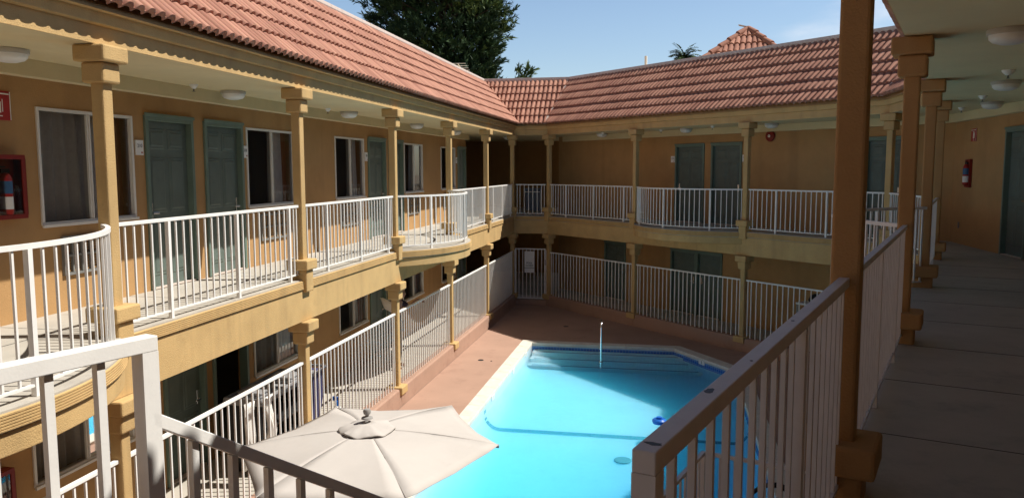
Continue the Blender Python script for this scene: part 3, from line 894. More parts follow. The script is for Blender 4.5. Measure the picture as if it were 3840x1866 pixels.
def floor_z(y):
    if y > 18.35: return -.37
    if y > 14.2: return -.37-(18.35-y)/4.15*.09
    if y > 9.6: return -.46-(14.2-y)/4.6*.55
    return -1.01
mb = MB()
xi0, xi1 = POOLI[0][0], POOLI[1][0]; yi0, yi1 = POOLI[0][1], POOLI[4][1]
ex = POOLI[3]; ey = POOLI[2]
def right_x(y):
    if y <= ey[1]: return xi1
    return xi1+(ex[0]-xi1)*(y-ey[1])/(ex[1]-ey[1])
ny, nx = 60, 28
grid = []
for i in range(ny+1):
    y = yi0+(yi1-yi0)*i/ny
    xr = right_x(y); row = []
    for j in range(nx+1):
        s_ = j/nx; s2 = .5-.5*math.cos(math.pi*s_); x = xi0+(xr-xi0)*s2
        z = floor_z(y)
        rad = min(.42, -z-.18)
        for dd in (x-xi0, xr-x, y-yi0):
            if dd < rad: z = max(z, -.17-(abs(floor_z(y))-.17)*math.sqrt(max(0, 1-(1-dd/rad)**2)))
        row.append((x, y, z))
    grid.append(row)
for i in range(ny):
    for j in range(nx): mb.quad(grid[i][j], grid[i][j+1], grid[i+1][j+1], grid[i+1][j])
for i in range(ny):
    for a_, b_ in ((grid[i][0], grid[i+1][0]), (grid[i+1][nx], grid[i][nx])):
        mb.quad(a_, b_, (b_[0], b_[1], -.04), (a_[0], a_[1], -.04))
for j in range(nx):
    mb.quad(grid[0][j], grid[0][j+1], (grid[0][j+1][0], yi0, -.04), (grid[0][j][0], yi0, -.04))
    mb.quad(grid[ny][j], grid[ny][j+1], (grid[ny][j+1][0], yi1, -.04), (grid[ny][j][0], yi1, -.04))
for y, z in ((19.15, -.125), (18.80, -.205), (18.45, -.285)):
    mb.box(xi0+.06, right_x(y)-.02, y, yi1-.01, z-.20, z)
struct(mb.build('pool_basin', M['plaster'], smooth=True))
# steps with dark nosing
for y, z in ((19.15, -.125), (18.80, -.205), (18.45, -.285)):
    xr = right_x(y)-.02
    mb = MB(); mb.box(xi0+.16, xr-.12, y+.02, y+.11, z+.001, z+.005); struct(mb.build('step_line', M['mosaic']))
# slope-break tile line following the basin section
mb = MB(); mb.uv = []; y = 14.2; d = 0; prev = None; pts = []
pts.append((xi0+.004, -.10)); pts.append((xi0+.004, -.17))
for j in range(0, 60):
    x = xi0+(xi1-xi0)*(.5-.5*math.cos(math.pi*j/59)); z = floor_z(y); rad = min(.42, -z-.18)
    for dd in (x-xi0, xi1-x):
        if dd < rad: z = max(z, -.17-(abs(floor_z(y))-.17)*math.sqrt(max(0, 1-(1-dd/rad)**2)))
    pts.append((x, z+.006))
for a_, b_ in zip(pts[:-1], pts[1:]):
    L_ = math.dist(a_, b_)
    n0 = len(mb.v); mb.v += [(a_[0], y-.075, a_[1]), (b_[0], y-.075, b_[1]), (b_[0], y+.075, b_[1]), (a_[0], y+.075, a_[1])]; mb.f.append((n0, n0+1, n0+2, n0+3))
    mb.uv += [(d/.075, 0), ((d+L_)/.075, 0), ((d+L_)/.075, 2), (d/.075, 2)]; d += L_
struct(mb.build('slope_line', M['mosaic_teal']))
mb = MB(); q = inset(POOLO, .284); mb.prism(q, -1.2, WL); struct(mb.build('water', M['water']))
# depth markers on the coping edge
def marker(label, x, y, s, rot):
    m_ = empty('depth_marker', (x, y, -.052), rot, label, 'marker', 'depth markers of the pool')
    mb = MB(); mb.box(-.11, .11, -.012, .0, -.06, .045); mb.build('tile', M['signwhite'], m_, bevel=.003)
    text('numeral', s, .10, (0, -.0135, -.007), (R(90), 0, 0), M['ink'], m_, ext=.0008)
ch = math.atan2(ey[1]-ex[1], ey[0]-ex[0])
marker('white depth tile with a black 3 on the angled far right pool edge', ex[0]+(ey[0]-ex[0])*.5-.005, ex[1]+(ey[1]-ex[1])*.5-.005, '3', ch)
for y, l in ((18.6, 'white depth tile on the left pool edge, farthest of three'), (17.0, 'white depth tile on the left pool edge, middle of three'), (14.9, 'white depth tile on the left pool edge, nearest of three')):
    marker(l, xi0+.002, y, '3', R(90))
# pool handrail, drain, floater, deck drains
hr = empty('pool_handrail', (-1.47, 18.32, -.13), R(4.6), 'bright chrome handrail rising from the pool steps', 'handrail')
mb = MB(); pts = [(0, 0, -.1), (0, 0, .86)]
for i in range(1, 9):
    a = math.pi/2*i/8; pts.append((0, .10-.10*math.cos(a), .86+.10*math.sin(a)))
pts += [(0, .55, .93)]
for i in range(1, 9):
    a = math.pi/2*i/8; pts.append((0, .55+.10*math.sin(a), .83+.10*math.cos(a)))
pts += [(0, .65, .2)]
mb.tube(pts, .021, 12); mb.build('pipe', M['metal'], hr, smooth=True)
mb = MB(); mb.lathe([(.0, 0), (.045, 0), (.045, .02), (.025, .04)], (0, 0, .015), 16); mb.lathe([(.0, 0), (.045, 0), (.045, .02), (.025, .04)], (0, .65, .19), 16); mb.build('escutcheon', M['metal'], hr)
fl = empty('pool_floater', (-.08, 14.05, WL-.02), 0, 'round blue chlorine floater drifting on the pool', 'floater')
mb = MB(); mb.lathe([(.0, 0), (.11, 0), (.125, .03), (.125, .06), (.10, .085), (.06, .085), (.055, .06), (.0, .06)], (0, 0, 0), 28); mb.build('float_ring', M['blueplastic'], fl, smooth=True)
mb = MB(); mb.lathe([(.0, .07), (.05, .07), (.05, .12), (.0, .125)], (0, 0, 0), 20); mb.build('cap', M['blueplastic'], fl, smooth=True)
for i, (x, y, r, l) in enumerate(((-.68, 12.0, .15, 'round grey drain cover on the pool floor'),)):
    mb = MB(); z = floor_z(13.2)-.12; mb.lathe([(0, 0), (r, 0), (r, .012), (r*.85, .02), (0, .02)], (x, 13.3, floor_z(13.3)+.002), 28)
    o = mb.build('drain_cover', mat('drain_grey', (.22, .40, .42), .6)); tag(o, l, 'drain cover')
for x, y, r, l in ((-4.19, 17.6, .065, 'small dark drain hole in the sunlit deck left of the pool'), (-3.93, 17.55, .02, 'tiny dark anchor hole beside the coping left of the pool'), (-2.75, 21.9, .07, 'small dark drain in the shaded deck behind the pool')):
    mb = MB(); mb.lathe([(0, 0), (r, 0), (r, .006), (r*.8, .007), (r*.75, .003), (0, .003)], (x, y, .001), 20); tag(mb.build('deck_drain', M['black']), l, 'drain', 'drains in the deck')

# ------------------------------------------------------------------ ceiling lamps, sprinklers, signs
def lamp(pos, label, s=1.0):
    o = empty('ceiling_light', pos, 0, label, 'ceiling light', 'round ceiling lights of the walkways')
    mb = MB(); mb.lathe([(0, 0), (.165*s, 0), (.17*s, -.012), (.165*s, -.045), (.0, -.045)], (0, 0, -.001), 28); mb.build('lamp_base', M['lampmetal'], o, smooth=True)
    mb = MB(); mb.lathe([(.155*s, -.046), (.15*s, -.075), (.125*s, -.10), (.07*s, -.118), (.0, -.122)], (0, 0, 0), 28); mb.build('lamp_shade', M['lampglass'], o, smooth=True)
lamp((-5.86, 6.30, CZ), 'round ceiling light cut by the left edge of the picture')
for y, l in ((10.25, 'round ceiling light above the two green doors of the left wing'), (14.35, 'round ceiling light over the window right of the second left column'), (18.5, 'round ceiling light above the bowed balcony of the left wing'), (22.1, 'round ceiling light just before the dark passage, left wing')):
    lamp((-5.95, y, CZ), l)
fw = lambda d, o: Vector((math.cos(R(45))*o-math.sin(R(45))*d, math.sin(R(45))*o+math.cos(R(45))*d, CZ))
lamp(fw(18.9, 16.05), 'round ceiling light right of the dark passage, far wing'); lamp(fw(15.4, 16.05), 'round ceiling light above the two grey doors of the far wing'); lamp(fw(12.6, 16.05), 'round ceiling light beside the red alarm bell')
ww_ = lambda d, o: Vector((math.sin(AR)*d+math.cos(AR)*o, math.cos(AR)*d-math.sin(AR)*o, CZ))
lamp(ww_(7.5, .22), 'nearest round ceiling light at the top right edge of the picture'); lamp(ww_(11.9, .33), 'middle round ceiling light above the dark walkway at right'); lamp(ww_(15.5, .25), 'farthest round ceiling light above the dark walkway at right')
lamp(END.w(-.3, .9, CZ), 'dim round ceiling light inside the dark corner passage')
def sprinkler(pos, label, s=1.0):
    o = empty('sprinkler', pos, 0, label, 'sprinkler', 'fire sprinklers under the ceilings')
    mb = MB(); mb.lathe([(0, 0), (.055*s, 0), (.05*s, -.02), (.022*s, -.055), (0, -.06)], (0, 0, 0), 14); mb.build('cup', M['signwhite'], o, smooth=True)
    mb = MB(); mb.lathe([(.009, -.058), (.009, -.085), (.022, -.087), (.022, -.092), (0, -.093)], (0, 0, 0), 10); mb.build('nozzle', M['greymetal'], o)
sprinkler((-5.98, 9.35, CZ), 'sprinkler head left of the ceiling light over the green doors'); sprinkler((-6.0, 13.5, CZ), 'sprinkler head just right of the second left column')
sprinkler((-5.9, 21.3, CZ), 'sprinkler head at the second last column of the left wing')
sprinkler(fw(17.6+.9, 15.75), 'sprinkler head left of the far ceiling light by the passage'); sprinkler(fw(16.25, 15.95), 'sprinkler head above the far bowed balcony'); sprinkler(fw(14.2, 15.75), 'white sprinkler head between the far balcony column and its lamp')
sprinkler(ww_(10.6, .31), 'sprinkler head before the middle lamp of the dark walkway', 1.25); sprinkler(ww_(14.1, .1), 'sprinkler head before the farthest lamp of the dark walkway', 1.1); sprinkler(ww_(16.6, -.2), 'small sprinkler head at the end of the dark walkway')

def on_wall(W, t, z, name, label, cat, group=None, u=WS):
    return empty(name, W.w(t, u, z), W.rot, label, cat, group)
def room_sign(W, t, z, s, label, side=-1):
    o = on_wall(W, t, z, 'room_sign', label, 'room sign', 'white room number signs')
    mb = MB(); mb.box(-.07, .07, -.022, -.002, -.09, .09); mb.build('plate', M['signwhite'], o, bevel=.003)
    # seen from the court: local +t runs to the viewer's left on no wing; faces -u
    text('numeral', s, .062, (0, -.0235, .02), (R(90), 0, 0), M['ink'], o, ext=.0006)
    mb = MB(); mb.cbox(.035, -.024, -.06, .02, .004, .02); mb.build('dot', M['red'], o)
room_sign(LEFT, 8.645+4, UF+1.77, '210', 'white room sign 210 between the first window and green door')
room_sign(LEFT, 11.105+4, UF+1.77, '208', 'white room sign 208 right of the second green door')
room_sign(LEFT, 16.05+4, UF+1.77, '206', 'white room sign between third window and green door, left wing')
room_sign(LEFT, 23.41+4, UF+1.77, '202', 'white room sign beside the last window of the left wing')
room_sign(FAR, ft(16.42), UF+1.77, '220', 'white room sign left of the two grey doors, far wing')
room_sign(FAR, ft(13.85), UF+1.77, '222', 'white room sign right of the two grey doors, behind the column')
room_sign(SIDE, stt(14.16)-.0, UF+1.77, '224', 'white room sign at the right edge beside the dark doorway')
# fire extinguisher signs
def ext_sign(W, t, z, label, w=.20, h=.26, proj=False):
    o = on_wall(W, t, z, 'extinguisher_sign', label, 'safety sign')
    mb = MB()
    if proj: mb.box(-.012, .012, -w-.02, -.002, -h/2, h/2)
    else: mb.box(-w/2, w/2, -.012, -.002, -h/2, h/2)
    mb.build('plate', M['red'], o, bevel=.002)
    P = MB()
    if not proj:
        y0, y1 = -.0155, -.0122
        P.box(-.03, .03, y0, y1, -.07, .035); P.box(-.012, .012, y0, y1, .035, .06); P.box(-.045, .0, y0, y1, .055, .068); P.box(.045, .053, y0, y1, -.06, .06)
        P.box(-.03, .045, y0, y1, -.105, -.095); P.box(w/2-.012, w/2-.004, y0, y1, -h/2+.005, h/2-.005)
        P.box(-w/2+.01, w/2-.02, y0, y1, h/2-.035, h/2-.022)
    else:
        for x0, x1 in ((-.0155, -.0122), (.0122, .0155)):
            P.box(x0, x1, -.145, -.085, -.07, .035); P.box(x0, x1, -.127, -.103, .035, .06); P.box(x0, x1, -.16, -.11, .055, .068)
    P.build('pictogram', M['signwhite'], o)
ext_sign(LEFT, 6.60+4, UF+2.12, 'red fire extinguisher sign with white pictogram at the left edge', .30, .28)
ext_sign(SIDE, stt(16.72), UF+2.13, 'small red extinguisher sign on the shaded wall at right', .26, .24)
def ext_cabinet(W, t, z0, label, low=False, h=.62, w=.42, dep=.11):
    o = on_wall(W, t, z0, 'extinguisher_cabinet', label, 'extinguisher cabinet')
    mb = MB(); y0, y1, f = -dep, -.002, .045
    mb.box(-w/2, w/2, y0, y1, 0, f); mb.box(-w/2, w/2, y0, y1, h-f, h); mb.box(-w/2, -w/2+f, y0, y1, f, h-f); mb.box(w/2-f, w/2, y0, y1, f, h-f); mb.box(-w/2+f, w/2-f, -.012, y1, f, h-f)
    mb.build('cabinet_frame', M['darkred'], o, bevel=.004)
    g_ = MB(); g_.quad((-w/2+f, y0+.01, f), (w/2-f, y0+.01, f), (w/2-f, y0+.01, h-f), (-w/2+f, y0+.01, h-f)); g_.build('pane', M['glass'], o)
    e = MB(); e.lathe([(0, 0), (.055, .0), (.06, .02), (.06, .34), (.045, .38), (.02, .40), (.0, .40)], (0, -.062, f+.003), 18); b_ = e.build('extinguisher', M['red'], o, smooth=True)
    e = MB(); e.lathe([(.0612, .05), (.0612, .17)], (0, -.062, f+.003), 18); e.build('extinguisher_label', M['signwhite'], b_, smooth=True)
    e = MB(); e.lathe([(.0612, .20), (.0612, .32)], (0, -.062, f+.003), 18); e.build('extinguisher_band', M['band'], b_, smooth=True)
    e = MB(); e.box(-.05, .05, -.075, -.05, f+.40, f+.44); e.box(-.06, .0, -.075, -.05, f+.45, f+.465); e.build('valve', M['black'], b_)
    if low:
        e = MB(); e.box(-w/2+f+.01, w/2-f-.01, y0+.004, y0+.008, f+.01, f+.12); s_ = e.build('notice_plate', M['red'], o)
        e = MB()
        for q in range(3): e.box(-w/2+f+.03, w/2-f-.03, y0+.001, y0+.0035, f+.025+.03*q, f+.038+.03*q)
        e.build('print', M['signwhite'], s_)
ext_cabinet(LEFT, 6.57+4, UF+1.03, 'red framed extinguisher cabinet with glass front cut by the left edge')
ext_cabinet(LEFT, 6.20+4, LF+.62, 'lower extinguisher cabinet with red notice, bottom left corner', True)
ext_cabinet(SIDE, stt(16.86), UF+1.13, 'narrow red extinguisher cabinet on the shaded right wall', False, .54, .26, .05)
b_ = on_wall(FAR, ft(13.05), UF+2.31, 'alarm_bell', 'round dark red alarm bell high on the far wall', 'alarm bell')
def disc_y(prof, seg=24):
    mb = MB(); rings = [[(r*math.cos(t), y, r*math.sin(t)) for t in [2*math.pi*j/seg for j in range(seg)]] for r, y in prof]; mb.loft(rings); return mb
disc_y([(.13, -.002), (.14, -.03), (.13, -.055), (.08, -.075), (.001, -.08)]).build('gong', M['darkred'], b_, smooth=True)
disc_y([(.035, -.079), (.035, -.084), (.001, -.085)], 16).build('centre_plate', M['signwhite'], b_); disc_y([(.012, -.085), (.012, -.089), (.001, -.09)], 10).build('bolt', M['ink'], b_)
o = on_wall(SIDE, stt(17.3), UF+.37, 'wall_outlet', 'small dark outlet low on the shaded right wall', 'outlet')
mb = MB(); mb.box(-.035, .035, -.012, -.002, -.06, .06); mb.box(-.015, .015, -.016, -.012, -.04, -.01); mb.box(-.015, .015, -.016, -.012, .01, .04); mb.build('cover_plate', M['ac'], o, bevel=.002)

# ------------------------------------------------------------------ passage objects
o = empty('storage_bin', (-4.62, 27.45, UF), R(6), 'tall blue-grey bin with a pale bar handle in the dark upper passage', 'bin')
mb = MB(); mb.loft([[(-.24, -.22, .06), (.24, -.22, .06), (.24, .22, .06), (-.24, .22, .06)], [(-.28, -.26, .78), (.28, -.26, .78), (.28, .26, .78), (-.28, .26, .78)]]); mb.build('bin_body', M['bin'], o, bevel=.02)
mb = MB(); mb.box(-.30, .30, -.28, .28, .78, .84); mb.build('lid', M['bin'], o, bevel=.015)
mb = MB(); mb.tube([(-.26, -.31, .72), (.26, -.31, .72)], .016); mb.box(-.25, -.22, -.31, -.25, .71, .73); mb.box(.22, .25, -.31, -.25, .71, .73); mb.build('handle', M['signwhite'], o)
PW = Wing((-8.6, 27.0), (1, 0), 3, 0, 0)
railing(PW, .0, 1.6, UF, UF+.9, 'faint pale railing deep in the dark upper passage', group=G1)

# ------------------------------------------------------------------ umbrella
UM = Vector((-2.45, 6.15, 0))
CORN = [(-3.3, 0), ]
def ray_pt(x, y, z):          # measured rim corners (already in metres)
    return Vector((x, y, z))
RIM = [(-3.50, 5.90), (-3.16, 7.11), (-2.05, 7.37), (-1.36, 6.36), (-1.78, 5.17), (-2.83, 4.98)]
RIM_Z = 2.09; TOPZ = 2.235
um = empty('patio_umbrella', (UM.x, UM.y, 0), 0, 'large beige six-sided patio umbrella open beside the pool', 'umbrella')
loc = lambda x, y, z: (x-UM.x, y-UM.y, z)
mb = MB(); NR, NA = 10, 8
top = Vector((0, 0, TOPZ))
for i in range(6):
    a = Vector(loc(*RIM[i], RIM_Z)); b = Vector(loc(*RIM[(i+1) % 6], RIM_Z)); g_ = []
    for r in range(NR+1):
        fr = r/NR; row = []
        for q in range(NA+1):
            s_ = q/NA; e = a.lerp(b, s_)
            mid = 4*s_*(1-s_)
            p_ = top.lerp(e, fr); p_ = p_ - Vector((0, 0, .035*mid*fr*fr)) + Vector((0, 0, .022*math.sin(math.pi*fr)))
            inw = (Vector((0, 0, p_.z))-p_); p_ = p_ + Vector((inw.x, inw.y, 0))*.022*mid*fr
            p_.z += .004*math.sin(s_*17+fr*9+i*2)*fr
            row.append(p_)
        g_.append(row)
    for r in range(NR):
        for q in range(NA): mb.quad(g_[r][q], g_[r][q+1], g_[r+1][q+1], g_[r+1][q])
cn = mb.build('canopy', M['canvas'], um, smooth=True)
sm = cn.modifiers.new('thickness', 'SOLIDIFY'); sm.thickness = .004
mb = MB()
for i in range(6):
    a = Vector(loc(*RIM[i], RIM_Z))
    pts = []
    for q in range(11):
        fr = q/10; p_ = top.lerp(a, fr) + Vector((0, 0, .022*math.sin(math.pi*fr)+.001)); pts.append(p_)
    mb.tube(pts, .0028, 6)
mb.build('seam', M['canvas'], um, smooth=True)
vc = MB(); rings = []
for r, dz in ((.02, .060), (.08, .045), (.16, .022), (.225, .004), (.232, -.006)):
    rings.append([(r*(1+.04*(r/.235)*math.sin(t*6))*math.cos(t), r*(1+.04*(r/.235)*math.sin(t*6))*math.sin(t), TOPZ+dz+.010*(r/.235)**3*math.sin(t*6+1)+.004*(r/.235)**3*math.sin(t*13)) for t in [2*math.pi*j/60 for j in range(60)]])
vc.loft(rings, cap=False); v_ = vc.build('vent', M['canvas'], um, smooth=True)
v_.modifiers.new('thickness', 'SOLIDIFY').thickness = .005
mb = MB(); mb.lathe([(0, .05), (.05, .055), (.045, .066), (.018, .075), (.014, .085), (.028, .094), (.034, .115), (.027, .135), (0, .143)], (0, 0, TOPZ+.03), 20); mb.build('finial', M['finial'], um, smooth=True)
mb = MB(); mb.tube([(0, 0, .05), (0, 0, TOPZ+.05)], .022, 14); mb.build('pole', M['greymetal'], um, smooth=True)
for i in range(6):
    a = Vector(loc(*RIM[i], RIM_Z-.02)); mb = MB(); mb.tube([(0, 0, TOPZ-.03), top.lerp(a, .5)+Vector((0, 0, .025)), a], .009, 6); rb = mb.build('rib', M['greymetal'], um, smooth=True)
    mb = MB(); mb.tube([(0, 0, TOPZ-.5), top.lerp(a, .5)], .007, 6); mb.build('strut', M['greymetal'], rb)
mb = MB(); mb.lathe([(0, 0), (.26, 0), (.26, .04), (.05, .07), (.04, .22), (0, .22)], (0, 0, .003), 28); mb.build('base', M['greymetal'], um, smooth=True)

# patio chair by the umbrella
def chair(x, y, rot, label):
    o = empty('patio_chair', (x, y, 0), rot, label, 'chair')
    mb = MB(); mb.box(-.24, .24, -.23, .23, .40, .43); mb.build('seat', M['cream'], o, bevel=.012)
    mb = MB()
    for i in range(6): mb.loft([[(-.20+.08*i-.02, .22, .44), (-.20+.08*i+.02, .22, .44), (-.20+.08*i+.02, .235, .44), (-.20+.08*i-.02, .235, .44)], [(-.20+.08*i-.022, .33, .88), (-.20+.08*i+.022, .33, .88), (-.20+.08*i+.022, .345, .88), (-.20+.08*i-.022, .345, .88)]])
    mb.tube([(-.26, .34, .86), (-.15, .36, .92), (0, .365, .935), (.15, .36, .92), (.26, .34, .86)], .022); mb.build('backrest', M['cream'], o, smooth=True)
    for s in (-1, 1):
        mb = MB(); mb.tube([(s*.27, -.22, .40), (s*.275, -.25, .58), (s*.275, -.2, .64), (s*.275, .05, .65), (s*.26, .30, .66)], .018); mb.build('armrest', M['cream'], o, smooth=True)
        for yy in (-.21, .21):
            mb = MB(); mb.tube([(s*.25, yy, .42), (s*.26, yy*1.12, 0.0)], .02); mb.build('leg', M['cream'], o, smooth=True)
chair(-4.02, 6.55, R(60), 'cream plastic patio chair half hidden under the umbrella edge')
chair(-3.35, 5.15, R(150), 'cream plastic patio chair directly below the front umbrella corner')

# ------------------------------------------------------------------ housekeeping cart and its load (lower walkway, left)
ct = empty('housekeeping_cart', (-5.52, 10.25, LF), R(90), 'grey housekeeping cart behind the lower pool fence, loaded with linen', 'cart')
mb = MB(); mb.box(-.75, .75, -.24, .24, .18, .24); mb.box(-.75, -.71, -.24, .24, .24, .98); mb.box(.71, .75, -.24, .24, .24, .98); mb.box(-.71, .71, .20, .24, .24, .98); mb.box(-.71, .71, -.24, .20, .58, .61); mb.build('cart_body', M['black'], ct, bevel=.008)
mb = MB(); mb.box(-.80, .80, -.28, .28, .98, 1.02); mb.box(-.80, .80, -.28, -.26, 1.02, 1.08); mb.box(-.80, .80, .26, .28, 1.02, 1.08); mb.box(-.80, -.78, -.26, .26, 1.02, 1.08); mb.box(.78, .80, -.26, .26, 1.02, 1.08); mb.box(-.1, -.08, -.26, .26, 1.02, 1.07); mb.build('tray', M['greyplastic'], ct, bevel=.008)
mb = MB(); mb.loft([[(.80, -.22, .20), (1.15, -.20, .20), (1.15, .20, .20), (.80, .22, .20)], [(.78, -.26, .6), (1.22, -.24, .6), (1.22, .24, .6), (.78, .26, .6)], [(.80, -.26, 1.0), (1.25, -.26, 1.0), (1.25, .26, 1.0), (.80, .26, 1.0)]]); mb.build('laundry_bag', M['bluebag'], ct, bevel=.03)
mb = MB(); mb.tube([(.8, -.27, 1.02), (1.3, -.27, 1.02), (1.3, .27, 1.02), (.8, .27, 1.02)], .018); mb.build('bag_rim', M['greyplastic'], ct, smooth=True)
for x in (-.62, .62):
    for y in (-.19, .19):
        mb = MB(); rings = [[(x+.08*math.cos(t), y+yy, .08+.08*math.sin(t)) for t in [2*math.pi*j/16 for j in range(16)]] for yy in (-.02, .02)]; mb.loft(rings); mb.build('wheel', M['black'], ct, smooth=True)
def towel(x, y, z, w, h, label, rot=0, drop=0):
    mb = MB(); n1, n2 = 10, 10; rnd = random.Random(int(y*100)); ph = rnd.uniform(0, 6)
    g1 = []
    for i in range(n1+1):
        row = []
        for j in range(n2+1):
            fx = j/n2-.5; fz = i/n1
            row.append((fx*w*(1-.2*math.sin(fz*3))+.02*math.sin(fz*5+ph), .03*math.sin(fx*14+ph)*(.4+fz)+.02*math.sin(fz*7), -fz*h*(1-.12*math.sin(fx*5+ph))))
        g1.append(row)
    for i in range(n1):
        for j in range(n2): mb.quad(g1[i][j], g1[i][j+1], g1[i+1][j+1], g1[i+1][j])
    o = mb.build('towel', M['towel'], None, smooth=True, loc=(x, y, z), rotz=rot)
    o.modifiers.new('thickness', 'SOLIDIFY').thickness = .02
    tag(o, label, 'towel', 'white linen on the housekeeping cart')
towel(-5.30, 9.22, LF+1.10, .20, .80, 'longer white towel hanging at the near end of the housekeeping cart', R(80))
towel(-5.22, 9.62, LF+1.08, .22, .62, 'bunched white towel over the side of the housekeeping cart', R(95))
for i, (dx, dy, w_, l_) in enumerate(((0, -.42, .42, 'folded linen stack at the near end of the cart top'), (.03, .36, .34, 'folded linen stack at the far end of the cart top'))):
    mb = MB()
    for q in range(2): mb.cbox(random.uniform(-.01, .01), random.uniform(-.01, .01), .03+.045*q, .36-.01*q, w_, .042)
    o = mb.build('linen_stack', M['greyplastic'], None, bevel=.015, loc=(-5.52+dx, 10.25+dy, LF+1.021)); tag(o, l_, 'linen', 'white linen on the housekeeping cart')
br = empty('broom', (-5.45, 10.95, LF+.25), 0, 'orange-handled broom standing in the housekeeping cart', 'broom')
mb = MB(); mb.tube([(0, 0, .0), (.01, .02, 1.0)], .014); mb.build('stick', M['black'], br)
mb = MB(); mb.tube([(.01, .02, 1.0), (.02, .04, 1.42)], .017); mb.build('grip', M['orange'], br)
bo = empty('spray_bottle', (-5.13, 11.62, LF+.004), 0, 'white and blue cleaning bottle on the walkway behind the lower fence', 'bottle')
mb = MB(); mb.lathe([(0, 0), (.09, 0), (.09, .26), (.05, .34), (.035, .36), (0, .36)], (0, 0, 0), 18); mb.build('bottle_body', M['signwhite'], bo, smooth=True)
mb = MB(); mb.lathe([(.04, .36), (.04, .44), (.0, .45)], (0, 0, 0), 12); mb.box(-.09, .03, -.02, .02, .44, .50); mb.build('cap', M['blueplastic'], bo)
# small cart behind the far right fence
ct = empty('service_trolley', FAR.w(9.6, .42, LF), FAR.rot, 'pale service trolley behind the far right pool fence', 'trolley')
for z_ in (1.02, .25):
    mb = MB(); mb.box(-.35, .35, -.22, .22, z_, z_+.04); mb.build('shelf', M['signwhite'], ct, bevel=.008)
for x in (-.32, .32):
    for y in (-.19, .19):
        mb = MB(); mb.box(x-.015, x+.015, y-.015, y+.015, 0.004, 1.019); mb.build('leg', M['greymetal'], ct)
mb = MB(); mb.lathe([(0, 0), (.16, .01), (.19, .08), (.15, .17), (.06, .22), (0, .23)], (0, 0, 0), 14)
o = mb.build('dark_bag', M['black'], None, smooth=True, loc=FAR.w(9.65, .42, LF+1.062)); tag(o, 'dark crumpled bag on the pale service trolley', 'bag')
# hose loop near the stair foot
mb = MB(); base_ = WALK.w(14.9-7.3, -1.0, LF)
for q in range(2):
    mb.tube([(base_.x+.30*math.cos(t)*.8+.02*q, base_.y+.06*q+.3*math.cos(t)*.25, base_.z+.95+.26*math.sin(t)) for t in [2*math.pi*j/24 for j in range(25)]], .014, 8)
o = mb.build('hose', M['black'], None, smooth=True); tag(o, 'dark coiled hose hung by the stair-foot fence', 'hose')

